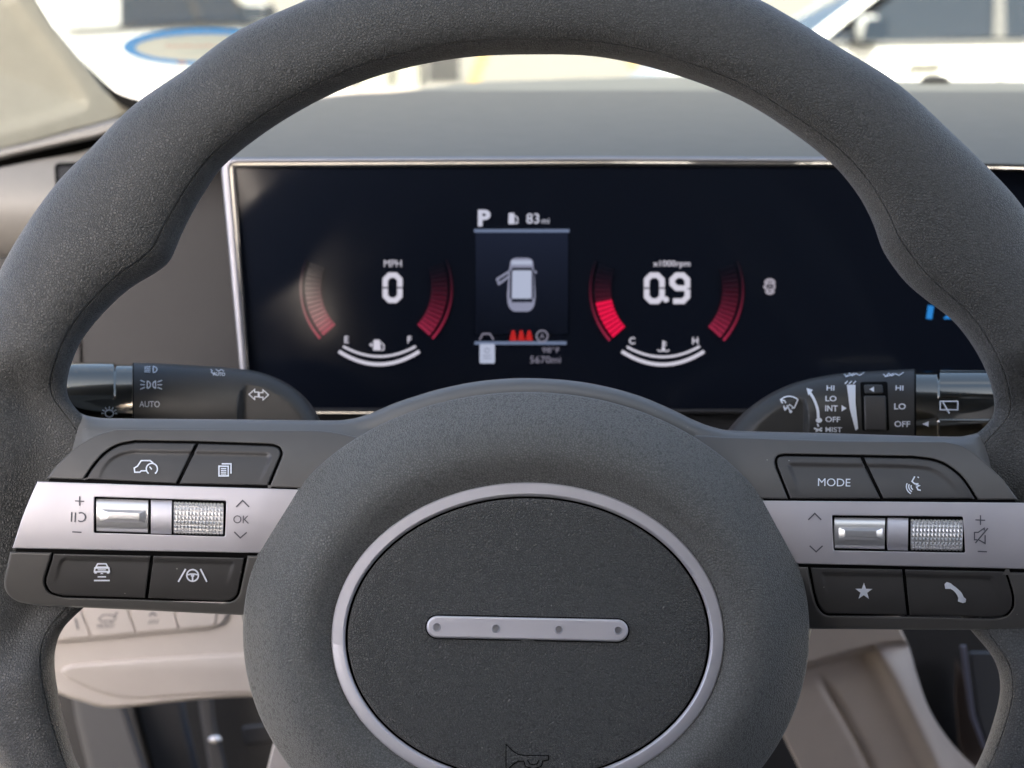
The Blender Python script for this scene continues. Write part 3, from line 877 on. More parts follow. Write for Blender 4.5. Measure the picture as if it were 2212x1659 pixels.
# horn symbol, raised outline in the grain
hz = lambda x, y: zdisc(x, y) - .0001
horn = [(1094, 1610), (1106, 1622), (1118, 1630), (1132, 1633), (1184, 1633), (1184, 1641), (1172, 1643), (1168, 1655), (1152, 1660), (1136, 1655), (1132, 1643), (1118, 1644), (1106, 1652), (1094, 1664)]
hcl = clean(resample(horn, 4)); hcl = hcl if area(hcl) > 0 else hcl[::-1]
hs = plate('horn_symbol', inset(hcl, -2.0), lambda x, y: zdisc(x, y) - .00022, M_BLACK, wheel, bevel=.6, bdepth=.0001, thick=.001, res=8, step=4, label='embossed horn symbol')
plate('horn_face', inset(hcl, .4), lambda x, y: zdisc(x, y) - .00050, M_DISC, hs, bevel=1.6, bdepth=.0003, thick=.0003, res=8, step=4)
i = Ink(lambda x, y: zdisc(x, y) - .0006, .00005)
i.line([(1140, 1642), (1144, 1650), (1152, 1652), (1160, 1650), (1164, 1642)], 2.2)
i.done('horn_coil', M_BLACK, hs)

# ================================================================== STALKS
def stalk_fn(yc, top, d0):
    if not callable(yc): yc = (lambda c: (lambda x: c))(yc)
    def r(x): return yc(x) - top(x)
    def z(x, y):
        rr = r(x); v = rr * rr - (y - yc(x)) ** 2
        return d0 - math.sqrt(max(v, 0)) * d0 / F
    return r, z
def tabf(tab):
    tab = sorted(tab); X = [t[0] for t in tab]; Y = [t[1] for t in tab]
    return lambda x: float(np.interp(x, X, Y))
def smooth_tab(ctrl, n=60):
    pts = spline(ctrl, 4); return tabf(pts)

def make_stalk(name, yc, top, xa, xb, d0, facet, mat, root, extra_r=None, nx=120, nphi=72, part='stalk_body', seglist=None):
    V = []; Fc = []
    k_m = d0 / F
    ycf = yc if callable(yc) else (lambda x: yc_c)
    yc_c = yc
    for a in range(nx + 1):
        x = xa + (xb - xa) * a / nx
        yc = ycf(x); r = yc - top(x)
        for b_ in range(nphi):
            ph_ = 2 * math.pi * b_ / nphi
            rr = r
            if extra_r: rr = r + extra_r(x, yc - r * math.cos(ph_), math.sin(ph_))
            y = yc - rr * math.cos(ph_); d = d0 - rr * k_m * math.sin(ph_)
            if facet and math.sin(ph_) > 0:
                dp = facet(x, y); d = max(d, dp)
            V.append(P(x, y, d))
    for a in range(nx):
        for b_ in range(nphi):
            c_ = (b_ + 1) % nphi
            f = (a * nphi + b_, (a + 1) * nphi + b_, (a + 1) * nphi + c_, a * nphi + c_)
            Fc.append(f if xb > xa else f[::-1])
    Fc.append(tuple(range(nphi))); Fc.append(tuple(nx * nphi + q for q in range(nphi)))
    return build(part, V, Fc, mat, root, angle=32)

SD = .592
# --- left (lights) stalk
lst = thing('light_stalk', P(420, 885, SD), 'dark control stalk with light symbols and AUTO, at the left behind the wheel', 'control stalk', 'control stalks behind the wheel')
topL = smooth_tab([(289, 783), (400, 788), (520, 797), (575, 808), (625, 831), (662, 862), (685, 895), (697, 925), (702, 960)])
ycL = 886
RLf = tabf(spline([(289, 103), (420, 99), (560, 88), (640, 74), (701, 50)], 6)); ycLf = lambda x: topL(x) + RLf(x)
rL, zStL = stalk_fn(ycLf, topL, SD)
def facetL(x, y):
    t = smooth01((x - 508 - max(0, 850 - y) * .35) / 20)
    return (SD - 68 * SD / F) * t + (-10) * (1 - t) if t > 0.999 else ((SD - 68 * SD / F) - (1 - t) * 26 * SD / F if t > 0 else -10)
bodyL = make_stalk('light_stalk', ycLf, topL, 289, 701, SD, facetL, M_STALK, lst, nx=150)
topLk = lambda x: 785 if x > 285 else 783.5
def padL(x, y, s):
    if s < 0: return 0
    fx = smooth01((251 - x) / 6); fy = smooth01((862 - y) / 7) 
    corner = 1.0
    cx, cy = 238, 848
    if x > cx and y > cy: corner = smooth01((15 - math.hypot(x - cx, y - cy)) / 5)
    return 4.0 * min(fx, fy, corner)
make_stalk('light_stalk', ycL, lambda x: 786.5, 60, 286, SD, None, M_DKCHROME, lst, extra_r=padL, nx=150, nphi=160, part='rotary_knob')
make_stalk('light_stalk', ycL, lambda x: 783.5, 286.5, 289.5, SD, None, M_BLACK, lst, nx=2, part='joint_ring')
zk = lambda x, y: SD - math.sqrt(max((ycL - 786.5) ** 2 - (y - ycL) ** 2, 0)) * SD / F
def zfl(x, y):
    return max(zStL(x, y), facetL(x, y))
i = Ink(zfl, .0005)
# dipped beam
i.arc(331, 798, 8, -90, 90, 2.2, 6.5); i.line([(331, 791), (331, 805)], 2.2)
for k in range(4): i.line([(312, 793 + k * 3.4), (325, 792 + k * 3.8)], 1.8)
# side lights
i.arc(317, 831, 8, -80, 80, 2.4, 8); i.line([(318, 823), (318, 839)], 2.4)
i.arc(338, 831, 8, 100, 260, 2.4, 8); i.line([(336, 823), (336, 839)], 2.4)
for dy in (-8, 0, 8):
    i.line([(313, 831 + dy * .7), (303, 831 + dy * 1.2)], 2.2); i.line([(340, 831 + dy * .7), (350, 831 + dy * 1.2)], 2.2)
i.text('AUTO', 323, 873, 13, 0.5, w=44, bold=.004)
i.text('AUTO', 473, 808, 7.5, 2.0, w=26, bold=.02); i.line([(466, 797), (472, 802), (478, 798), (484, 802)], 1.8)
i.line([(455, 797), (459, 802)], 2); i.line([(456, 803), (462, 808)], 2)
# turn arrows
def arrow(cx, cy, s):
    return [(cx + s * -14, cy), (cx + s * -2, cy - 11), (cx + s * -2, cy - 5), (cx + s * 6, cy - 5), (cx + s * 6, cy + 5), (cx + s * -2, cy + 5), (cx + s * -2, cy + 11)]
i.line(arrow(552, 852, 1), 2.4, True); i.line(arrow(566, 853, -1), 2.4, True)
i.done('symbol', M_ICON, lst)
i = Ink(zk, .0002)
i.arc(236, 893, 9, 150, 390, 2.6, 7.5)
i.arc(236, 893, 9, 30, 150, 2.6, 7.5)
for a in (-150, -120, -90, -60, -30, 0, 180):
    i.line([(236 + 12 * math.cos(math.radians(a)), 893 + 10 * math.sin(math.radians(a))), (236 + 17 * math.cos(math.radians(a)), 893 + 15 * math.sin(math.radians(a)))], 2.4)
i.done('symbol', M_ICON, lst)

# --- right (wiper) stalk
rst = thing('wiper_stalk', P(1850, 900, SD), 'dark control stalk with wiper symbols and HI LO INT OFF, right behind the wheel', 'control stalk', 'control stalks behind the wheel')
topR = smooth_tab([(1552, 985), (1562, 945), (1590, 908), (1625, 876), (1670, 847), (1720, 826), (1780, 812), (1850, 804), (1975, 797)])
ycR = 905
RRf = tabf(spline([(1552, 50), (1600, 68), (1680, 88), (1800, 100), (1975, 108)], 6)); ycRf = lambda x: topR(x) + RRf(x)
_, zStR = stalk_fn(ycRf, topR, SD)
def facetR(x, y):
    t = smooth01((1752 - x - max(0, 870 - y) * .45) / 18)
    return ((SD - 74 * SD / F) - (1 - t) * 26 * SD / F) if t > 0 else -10
make_stalk('wiper_stalk', ycRf, topR, 1556, 1975, SD, facetR, M_STALK, rst, nx=150)
def padR(x, y, s):
    if s < 0: return 0
    fx = smooth01((x - 2024) / 7)
    rib = 1.0 if y < 803 else 0
    bandA = smooth01((862 - y) / 5)
    bandB = smooth01((y - 905) / 5)
    groove_ = .7 * smooth01(1 - abs(y - 806) / 3) + .5 * smooth01(1 - abs(y - 833) / 6)
    return 5.0 * fx * max(bandA, bandB) - 3.0 * groove_ * fx
make_stalk('wiper_stalk', ycR, lambda x: 802.5, 1979, 2215, SD, None, M_DKCHROME, rst, extra_r=padR, nx=120, nphi=200, part='rotary_knob')
make_stalk('wiper_stalk', ycR, lambda x: 797.5, 1975, 1979, SD, None, M_BLACK, rst, nx=2, part='joint_ring')
zfr = lambda x, y: max(zStR(x, y), facetR(x, y))
plate('scroll_window', rounded([(1858, 825), (1917, 824), (1921, 930), (1862, 930)], 5), lambda x, y: zStR(x, y) - .0004, M_BLACK, rst, bevel=1.5, bdepth=.0003, thick=.001, res=10)
plate('scroll_ring', rounded([(1866, 855), (1913, 855), (1916, 930), (1868, 930)], 4), lambda x, y: zStR(x, y) - .0011, M_BTN, rst, bevel=3, bdepth=.0006, thick=.001, res=10)
plate('scroll_tab', rounded([(1866, 831), (1906, 831), (1908, 849), (1868, 850)], 4), lambda x, y: zStR(x, y) - .0009, M_STALK, rst, bevel=2, bdepth=.0004, thick=.001, res=10)
i = Ink(lambda x, y: zfr(x, y), .0008)
# wiper on the flat face
i.line([(1686, 862), (1696, 885), (1702, 880)], 3.2); i.line([(1710, 882), (1716, 881), (1724, 862)], 3.2)
i.arc(1705, 877, 24, 220, 320, 3.0, 21); i.line([(1694, 864), (1707, 888)], 3.2); i.disc(1708, 889, 3.5)
i.line([(1686, 862), (1694, 866)], 2.5); 
i.line([(1695, 884), (1706, 874), (1716, 882)], 2.8)
# curved arrow
i.line(spline([(1748, 846), (1758, 862), (1766, 884), (1768, 905)], 4), 6.0)
i.poly([(1742, 838), (1756, 842), (1746, 854)])
i.disc(1769, 908, 7, 5.5); i.line([(1766, 915), (1768, 922)], 4); i.line([(1758, 925), (1776, 931)], 4); i.line([(1776, 924), (1762, 932)], 4)
i.text('HI', 1794, 838, 11, 2, w=17, bold=.02); i.text('LO', 1795, 861, 12, 0, w=24, bold=.02); i.text('INT', 1796, 882, 13, 1, w=27, bold=.02)
i.text('OFF', 1799, 906, 12, 1, w=32, bold=.02); i.text('MIST', 1801, 928, 11, 1, w=36, bold=.02)
i.poly([(1818, 875), (1829, 882), (1818, 889)])
i.poly([(1829, 831), (1848, 831), (1848, 870), (1854, 926), (1848, 930), (1836, 885)], dense=5)
for k in range(3): i.line([(1825 + k * 9, 829), (1831 + k * 9, 823)], 2.5)
i.text('HI', 1943, 838, 11, 2, w=17, bold=.02); i.text('LO', 1944, 878, 13, 0, w=25, bold=.02); i.text('OFF', 1949, 916, 13, 1, w=34, bold=.02)
for bx_ in (1823, 1908):
    i.line([(bx_, 808), (bx_ + 6, 813), (bx_ + 12, 806), (bx_ + 18, 812), (bx_ + 26, 807), (bx_ + 34, 811), (bx_ + 44, 804)], 2.2)
    i.line([(bx_ + 3, 814), (bx_ + 14, 811), (bx_ + 22, 806)], 2.0)
i.done('symbol', M_ICON, rst)
zkr = lambda x, y: SD - math.sqrt(max((ycR - 802.5) ** 2 - (y - ycR) ** 2, 0)) * SD / F
i = Ink(lambda x, y: zkr(x, y), .0008)
i.line([(2031, 867), (2069, 867), (2069, 885), (2031, 885)], 2.8, True); i.line([(2036, 867), (2051, 893)], 3.2)
i.done('symbol', M_ICON, rst)
i = Ink(lambda x, y: zkr(x, y), .0003)
i.poly([(1992, 916), (2006, 910), (2006, 922)])
i.done('symbol', M_ICON, rst)
i = Ink(lambda x, y: zStR(x, y) - .0009, .0002)
i.poly([(1878, 841), (1888, 835), (1888, 847)]); i.done('symbol', M_ICON, rst)

# ================================================================== DISPLAY
SCD = .700
zs = lambda x, y: SCD + 1.05e-5 * (y - 620)
disp = thing('instrument_display', P(1300, 890, SCD), 'wide black digital instrument display with red gauges behind the steering wheel', 'display')
scr = [(500, 356), (1810, 354), (2400, 372), (2400, 884), (541, 884)]
plate('screen_glass', rounded(scr, [10, 0, 0, 0, 6]), lambda x, y: zs(x, y) + .0006, M_SCREEN, disp, bevel=2, bdepth=.0006, thick=.012, res=60)
# bezel lip, bright frame
plate('bright_frame', [(478, 372), (478, 358), (490, 344), (505, 341), (1300, 338), (1810, 340), (2400, 357), (2400, 368), (1810, 352), (1300, 350), (512, 353), (500, 356), (497, 364), (541, 893), (527, 893)],
      lambda x, y: SCD - .004, M_FRAME, disp, bevel=5, bdepth=.0025, thick=.012, res=15)
plate('bezel_lip', [(500, 356), (1300, 351), (1810, 353), (2400, 370), (2400, 378), (1810, 362), (1300, 361), (510, 364), (544, 885), (537, 885)],
      lambda x, y: SCD - .0032, M_GLOSS, disp, bevel=2, bdepth=.001, thick=.006, res=15)
plate('lower_frame', [(541, 881), (1600, 884), (2400, 884), (2400, 892), (1600, 893), (541, 890)], lambda x, y: SCD - .003, M_DASHDK, disp, bevel=3, bdepth=.0015, thick=.01, res=20)

def bright(c, k): return tuple(x * k for x in c)
WHT = (.62, .60, .70)
def sgm(cx, cy, w, h, t, segs):
    """seven-segment strokes"""
    x0, x1, y0, y1, ym = cx - w / 2 + t / 2, cx + w / 2 - t / 2, cy - h / 2 + t / 2, cy + h / 2 - t / 2, cy
    g = t * .45; c = t * .55
    i.line([(x0, ym - g * .4), (x0, y0 + c), (x0 + c, y0), (x1 - c, y0), (x1, y0 + c), (x1, ym - g * .4)], t) if segs == 'top0' else None
def digit0(ink, cx, cy, w, h, t):
    x0, x1, y0, y1 = cx - w / 2 + t / 2, cx + w / 2 - t / 2, cy - h / 2 + t / 2, cy + h / 2 - t / 2; c = t * .8
    ink.line([(x0, cy - 1.6), (x0, y0 + c), (x0 + c, y0), (x1 - c, y0), (x1, y0 + c), (x1, cy - 1.6)], t)
    ink.line([(x0, cy + 1.6), (x0, y1 - c), (x0 + c, y1), (x1 - c, y1), (x1, y1 - c), (x1, cy + 1.6)], t)
def digit9(ink, cx, cy, w, h, t):
    x0, x1, y0, y1 = cx - w / 2 + t / 2, cx + w / 2 - t / 2, cy - h / 2 + t / 2, cy + h / 2 - t / 2; c = t * .8
    ink.line([(x1, cy), (x1, y0 + c), (x1 - c, y0), (x0 + c, y0), (x0, y0 + c), (x0, cy - c), (x0 + c, cy), (x1, cy)], t)
    ink.line([(x1, cy + 3), (x1, y1 - c), (x1 - c, y1), (x0 + 2, y1)], t)
def gauge(cx, cy, R, lit, root):
    RED = (.33, .018, .055)
    for side in (-1, 1):
        ink = Ink(zs, .0004); cols = []
        a = 42.0
        while a > -22:
            t = (42 - a) / 66; k = (1 - t) ** 2.4
            on = lit and side == -1 and a > 11
            A0, A1 = math.radians(a), math.radians(a - 3.3)
            ink.tag = len(cols); cols.append((.80, .004, .055) if on else bright(RED, k * .8))
            ink.poly([(cx + side * r * math.cos(t_), cy + r * math.sin(t_)) for r, t_ in ((R * .715, A0), (R * .925, A0), (R * .925, A1), (R * .715, A1))])
            ink.tag = len(cols); cols.append(bright(RED, (1 - t) ** 2.0 * .9))
            A1b = math.radians(a - 4.0)
            ink.poly([(cx + side * r * math.cos(t_), cy + r * math.sin(t_)) for r, t_ in ((R * .962, A0), (R * .995, A0), (R * .995, A1b), (R * .962, A1b))])
            a -= 4.0
        ink.glow('gauge_arc', root, lambda g, p, c=cols: c[g])
seg_cols = []
def arc3(ink, a, b_, c_, w):
    ink.line(spline([a, b_, c_], 5) if False else quad_arc(a, b_, c_), w)
def quad_arc(a, b_, c_, n=24):
    # parabola through three points
    X = np.array([a[0], b_[0], c_[0]]); Y = np.array([a[1], b_[1], c_[1]]); co = np.polyfit(X, Y, 2)
    return [(a[0] + (c_[0] - a[0]) * k / n, float(np.polyval(co, a[0] + (c_[0] - a[0]) * k / n))) for k in range(n + 1)]

gl = Ink(zs, .0004)
gl.text('MPH', 848.5, 569, 15, 0, w=38); digit0(gl, 848, 621.5, 43, 66, 11.5)
arc3(gl, (732, 759), (820, 787), (906, 759), 7.5)
arc3(gl, (741, 748), (820, 770), (898, 748), 5.0)
gl.text('E', 748.5, 733.5, 15, 0, bold=.02); gl.text('F', 884.5, 733.5, 15, 0, bold=.02)
gl.poly(rounded([(807, 734), (821, 734), (823, 757), (806, 757)], 2)); gl.line([(823, 740), (829, 745), (829, 755), (824, 757)], 2.5); gl.poly([(797, 745), (804, 740), (804, 750)])
gl.done('speed_readout', emit(WHT), disp)
gr = Ink(zs, .0004)
gr.text('x1000rpm', 1451, 571, 17, 0, w=80, bold=.01); digit0(gr, 1413.5, 622.5, 45, 68, 12); gr.disc(1438.5, 647, 6.5); digit9(gr, 1468.5, 622.5, 45, 68, 12)
arc3(gr, (1343, 759), (1431, 787.5), (1521, 759), 7.5)
arc3(gr, (1354, 749), (1431, 771), (1512, 748), 5.0)
gr.text('C', 1365.5, 736, 15, 0, bold=.02); gr.text('H', 1502, 736, 15, 0, bold=.02)
gr.line([(1433, 736), (1433, 754)], 4); gr.line([(1433, 740), (1440, 740)], 2.5); gr.line([(1433, 746), (1440, 746)], 2.5); gr.disc(1433, 754, 4); gr.line([(1420, 756), (1427, 759), (1433, 757), (1440, 759), (1446, 756)], 2.5)
gr.done('engine_readout', emit(WHT), disp)
ring_ = Ink(zs, .0004)
ring_.arc(1663, 619, 10, 0, 360, 4, 8); ring_.text('A', 1663, 619, 9); ring_.arc(1663, 612, 10, 180, 360, 5, 8); ring_.arc(1663, 628, 8, 0, 180, 5, 6); ring_.poly([(1648, 620), (1653, 615), (1653, 625)])
ring_.done('warning_symbol', emit((.40, .37, .44)), disp)
gauge(812.8, 622, 166.5, False, disp); gauge(1440, 625, 168.5, True, disp)
# centre column
ct = Ink(zs, .0004)
ct.text('P', 1046, 471, 36, 0, w=27, bold=.045)
ct.text('83', 1151, 472, 22, 0, bold=.01); ct.text('mi', 1178.5, 477, 12, 0, w=16)
ct.poly(rounded([(1099, 460), (1111, 460), (1112, 484), (1098, 484)], 2)); ct.line([(1112, 466), (1118, 470), (1118, 481), (1113, 483)], 2.5)
ct.done('gear_readout', emit((.55, .56, .68)), disp)
for ln in ([(1024, 498.5), (1230, 498.5)], [(1025, 741), (1224, 741)]):
    ct = Ink(zs, .0005); ct.line(ln, 7); ct.done('divider_line', emit((.14, .18, .29)), disp)
pn = Ink(zs, .00008); cols = []
for k in range(44):
    y0 = 502 + k * 5; pn.tag = k; c = .017 * (1 - k / 46) ** 1.5 + .0012; cols.append((c * .45, c * .60, c * 1.25))
    pn.poly([(1027, y0), (1227, y0), (1227, y0 + 5), (1027, y0 + 5)])
pn.glow('menu_background', disp, lambda g, p: cols[g])
ct = Ink(zs, .0005)
body = rounded([(1099, 590), (1103, 562), (1112, 557), (1142, 557), (1151, 562), (1154, 590), (1157, 640), (1154, 662), (1144, 673), (1108, 673), (1098, 662), (1095, 640)], 6)
ct.tag = 0; ct.poly(body); ct.line([(1101, 586), (1074, 603), (1078, 613), (1101, 596)], 5, False); ct.line([(1155, 585), (1159, 590)], 4)
ct.tag = 1; ct.line([(1105, 581), (1150, 581)], 6); ct.line([(1105, 649), (1150, 649)], 8)
ct.line([(1104, 584), (1103, 645)], 4); ct.line([(1151, 584), (1152, 645)], 4)
ct.tag = 2; ct.poly(rounded([(1107, 584), (1148, 584), (1147, 645), (1106, 645)], 5)); ct.line([(1105, 567), (1149, 567)], 9)
ct.glow('car_symbol', disp, lambda g, p: [(.25, .26, .36), (.01, .012, .02), (.42, .46, .60)][g])
ct = Ink(zs, .0007); ct.poly(rounded([(1036, 743), (1069, 743), (1069, 785), (1036, 785)], 4)); ct.done('status_card', emit((.42, .46, .60)), disp)
ct = Ink(zs, .0005)
ct.text('98°F', 1190, 756, 12, 0, w=38); ct.text('5670mi', 1178, 777, 15, 0, w=66); ct.arc(1171, 726, 12, 0, 360, 3); ct.text('A', 1171, 726, 11)
ct.line([(1036, 734), (1043, 721), (1058, 721), (1066, 734)], 3)
ct.done('menu_readout', emit((.22, .21, .28)), disp)
ct = Ink(zs, .0005)
for x in (1108.5, 1126, 1143):
    ct.poly([(x - 8, 736), (x - 5, 722), (x - 3, 714), (x + 3, 714), (x + 5, 722), (x + 8, 736)])
ct.done('seat_belt_symbols', emit((.45, .012, .012)), disp)
ct = Ink(zs, .0009)
ct.arc(1052, 757, 5, 0, 360, 1.6); ct.line([(1043, 768), (1061, 768)], 1.5); ct.line([(1043, 774), (1061, 774)], 1.5)
ct.done('menu_readout', emit((.15, .16, .22)), disp)
ct = Ink(zs, .0005)
ct.line([(2011, 660), (2007, 689)], 13); ct.text('2', 2052, 674, 30, 0, w=26, bold=.04)
ct.done('clock_readout', emit((.02, .22, .62)), disp)

# ================================================================== DASHBOARD
dash = thing('dashboard', P(1200, 345, .72), 'pale grey dashboard top and face around the display, below the windscreen', 'dashboard')
def zdash(x, y):
    s = (CY - y) / F
    return -.0968 / (s - .2898)
dtop = [(330, 352), (330, 318), (430, 285)] + spline([(520, 262), (620, 236), (734, 206), (857, 199), (931, 189), (1015, 179), (1156, 173), (1420, 165), (1650, 163), (1800, 168)], 12) + [(1930, 200), (2420, 202), (2420, 362), (1810, 345), (1300, 343), (505, 346)]
plate('top_pad', dtop, zdash, M_DASH, dash, bevel=3, bdepth=.003, thick=.02, res=18)
plate('rear_ledge', [(1700, 175), (2420, 176), (2420, 208), (1700, 207)], lambda x, y: zdash(x, y) + .006, M_DASH, dash, bevel=2, bdepth=.002, thick=.02, res=18)
plate('cowl_step', [(300, 300), (420, 262), (560, 232), (734, 205), (734, 214), (560, 262), (420, 300), (300, 345)], lambda x, y: zdash(x, y) + .03, M_DASH, dash, bevel=3, bdepth=.003, thick=.02, res=18)
dome = []
plate('sensor_dome', [(1990 + 32 * math.cos(math.pi + math.pi * k / 14) + 30, 176 + 13 * math.sin(math.pi + math.pi * k / 14)) for k in range(15)], lambda x, y: 1.12, M_DASHDK, dash, bevel=4, bdepth=.004, thick=.02, res=6, step=3)
# face left of the display
plate('face_panel', [(120, 560), (200, 400), (330, 350), (480, 352), (479, 366), (530, 895), (560, 1000), (60, 1000)], lambda x, y: .722, M_DASHDK, dash, bevel=2, bdepth=.001, thick=.01, res=25)
plate('face_seam', [(170, 700), (174, 700), (178, 800), (173, 800)], lambda x, y: .7212, M_BLACK, dash, bevel=.5, bdepth=.0002, thick=.001, res=20)
plate('face_lower', [(520, 892), (2400, 893), (2400, 1000), (1700, 1040), (1500, 1000), (700, 1000), (520, 1000)], lambda x, y: .712, M_DARK2, dash, bevel=2, bdepth=.001, thick=.01, res=40)
# far left: door side of the dash
def zleft(x, y):
    base = .83
    t = (y - 350) / 200
    return base + .020 * (2 * (t - .45)) ** 2 - .0
plate('side_panel', [(-60, 376), (0, 362), (83, 345), (167, 330), (260, 300), (330, 300), (330, 560), (-60, 560)], zleft, M_SIDE, dash, bevel=5, bdepth=.006, thick=.02, res=16)
plate('side_lip', [(-60, 332), (0, 322), (83, 303), (146, 285), (246, 258), (330, 240), (330, 262), (208, 299), (83, 326), (0, 345), (-60, 357)],
      lambda x, y: .845 + .0, M_SIDE, dash, bevel=9, bdepth=.012, thick=.03, res=16, steps=5)
plate('side_gap', [(-60, 340), (330, 250), (330, 330), (-60, 400)], lambda x, y: .885, M_BLACK, dash, bevel=1, thick=.01, res=50)
vent = plate('vent_frame', rounded([(117, 352), (330, 345), (330, 460), (124, 470)], 14), lambda x, y: zleft(x, y) - .002, M_BLACK, dash, bevel=3, bdepth=.001, thick=.004, res=16)
plate('vent_blade', rounded([(126, 360), (330, 353), (330, 460), (134, 466)], 10), lambda x, y: zleft(x, y) - .0028, M_DASHDK, vent, bevel=2, bdepth=.001, thick=.001, res=16)
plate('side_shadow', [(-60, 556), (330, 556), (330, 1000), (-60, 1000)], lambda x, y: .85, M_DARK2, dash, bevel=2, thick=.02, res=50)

# A pillar trim
pil_in = spline([(40, 0), (106, 85), (159, 159), (190, 209), (193, 226), (184, 239), (150, 252), (70, 275), (-60, 305)], 8)
pil_poly = [(-200, -200), (-115, -200)] + pil_in + [(-200, 310)]
def zpil(x, y):
    z = .90 + .00035 * (x - 100) * .6
    X = np.array([x]); Y = np.array([y])
    d = dist_poly(pil_in, X, Y, closed=False)[0]
    if inside(pil_poly, X, Y)[0]: z += .003 * smooth01(d / 34) + .00008 * min(d, 150)
    return z
pil = thing('windscreen_pillar', P(100, 330, .9), 'beige grey cloth windscreen pillar trim at the upper left corner', 'pillar')
plate('pillar_trim', [(-120, -120), (-20, -120), (78, 0), (113, 57), (173, 130), (226, 193), (262, 221), (292, 240), (246, 259), (208, 270), (146, 286), (83, 305), (0, 325), (-120, 352)],
      zpil, M_PILLAR, pil, bevel=6, bdepth=.004, thick=.03, res=8)
plate('glass_seal', spline([(173, 127), (205, 160), (232, 185), (262, 204), (300, 216)], 6) + [(320, 226), (300, 246), (262, 226), (226, 196)], lambda x, y: .93, M_BLACK, pil, bevel=1, thick=.01, res=20)

# ================================================================== LOWER DASH, FOOTWELL, CONSOLE
knee = thing('lower_dash_trim', P(330, 1515, .78), 'beige lower dash trim with a row of switches, left under the wheel', 'dash trim')
zk1 = lambda x, y: .765 + .00006 * (y - 1360)
plate('trim_base', [(60, 1240), (640, 1240), (640, 1504)] + [(537, 1505)] + spline([(450, 1509), (361, 1518), (240, 1529), (174, 1514), (127, 1498), (60, 1470)], 10), zk1, M_BEIGE, knee, bevel=7, bdepth=.005, thick=.03, res=14, steps=5)
plate('knee_panel', [(660, 1497), (660, 1403)] + spline([(521, 1410), (400, 1416), (315, 1422), (200, 1431), (150, 1437), (132, 1448), (146, 1466), (209, 1496), (262, 1510), (310, 1512), (361, 1508), (440, 1502)], 8),
      lambda x, y: zk1(x, y) - .0035 + .000035 * abs(y - 1440), M_BEIGE, knee, bevel=9, bdepth=.0035, thick=.002, res=12, steps=5)
plate('switch_bezel', [(60, 1260)] + [(60, 1396)] + spline([(127, 1391), (268, 1378), (408, 1365), (462, 1358), (484, 1346), (494, 1325), (497, 1260)], 8),
      lambda x, y: zk1(x, y) - .004, M_BEIGE, knee, bevel=9, bdepth=.004, thick=.003, res=12, steps=5)
divs = [(60, 90), (179, 197), (279, 295), (380, 388), (472, 466)]
def bb(x): return 1381 - (x - 127) * .088
for k in range(4):
    (xt0, xb0), (xt1, xb1) = divs[k], divs[k + 1]
    ol = [(xt0 + 2 - 20, 1270), (xt1 - 2 - (20 if k < 3 else -4), 1270), (xb1 - 2, bb(xb1)), (xb0 + 2, bb(xb0))]
    sw = plate('switch', rounded(ol, [0, 0, 12 if k == 3 else 2, 2]), lambda x, y: zk1(x, y) - .0052, M_BEIGE, knee, bevel=1.6, bdepth=.0014, thick=.002, res=14)
    if k == 1:
        q = Ink(lambda x, y: zk1(x, y) - .0052, .0003)
        q.text('HOLD', 228, 1351, 10, -6, w=36); q.line([(213, 1337), (222, 1329), (238, 1328), (250, 1333), (246, 1341), (218, 1342)], 2, True); q.line([(246, 1332), (254, 1322)], 2.5)
        q.done('symbol', M_ICONDK, sw)
    if k == 2:
        q = Ink(lambda x, y: zk1(x, y) - .0052, .0003)
        [q.line([(321 + k * 8, 1348 - k * .6), (326 + k * 8, 1340 - k * .6)], 2.2) for k in range(3)]; q.line([(322, 1330), (330, 1324), (338, 1330)], 3); q.done('symbol', M_ICONDK, sw)
    if k == 0:
        q = Ink(lambda x, y: zk1(x, y) - .0052, .0003); q.line([(163, 1336), (169, 1360)], 4); q.done('indicator', M_ICONDK, sw)

foot = thing('footwell', P(400, 1700, 1.05), 'dark footwell lining under the beige lower dash', 'footwell')
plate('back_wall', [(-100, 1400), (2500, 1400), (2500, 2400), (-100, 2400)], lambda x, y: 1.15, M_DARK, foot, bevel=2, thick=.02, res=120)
plate('side_lining', [(140, 1400), (236, 1400), (272, 1530), (330, 1700), (330, 1900), (235, 1900), (190, 1660), (165, 1560)], lambda x, y: 1.0 - .0003 * (x - 200), M_DARK2, foot, bevel=14, bdepth=.02, thick=.03, res=20)
plate('side_lining', [(262, 1400), (380, 1400), (405, 1560), (440, 1700), (440, 1900), (340, 1900), (318, 1660), (288, 1540)], lambda x, y: 1.02 + .0002 * (x - 300), M_DARK2, foot, bevel=14, bdepth=.02, thick=.03, res=20, label='grey lining panel nearer the pedal')
ped = thing('brake_pedal', P(470, 1720, 1.0), 'dark pedal arm with a shiny bolt in the footwell', 'pedal')
plate('pedal_arm', [(418, 1440), (452, 1440), (465, 1560), (488, 1650), (500, 1740), (462, 1740), (448, 1640), (432, 1540)], lambda x, y: .97, M_DARK2, ped, bevel=8, bdepth=.006, thick=.012, res=12)
V = []; Fc = []
for a in range(9):
    for b_ in range(20):
        t = math.pi * a / 8; u = 2 * math.pi * b_ / 20
        V.append(P(464 + 14 * math.sin(t) * math.cos(u), 1596 + 7.5 * math.cos(t), .965 - 14 * math.sin(t) * math.sin(u) * .97 / F))
V = []
for a in range(9):
    for b_ in range(20):
        t = math.pi * a / 8; u = 2 * math.pi * b_ / 20
        V.append(P(464 + 14 * math.sin(t) * math.cos(u), 1597 + 8 * math.cos(t), .965 - 14 * math.sin(t) * math.sin(u) * .97 / F))
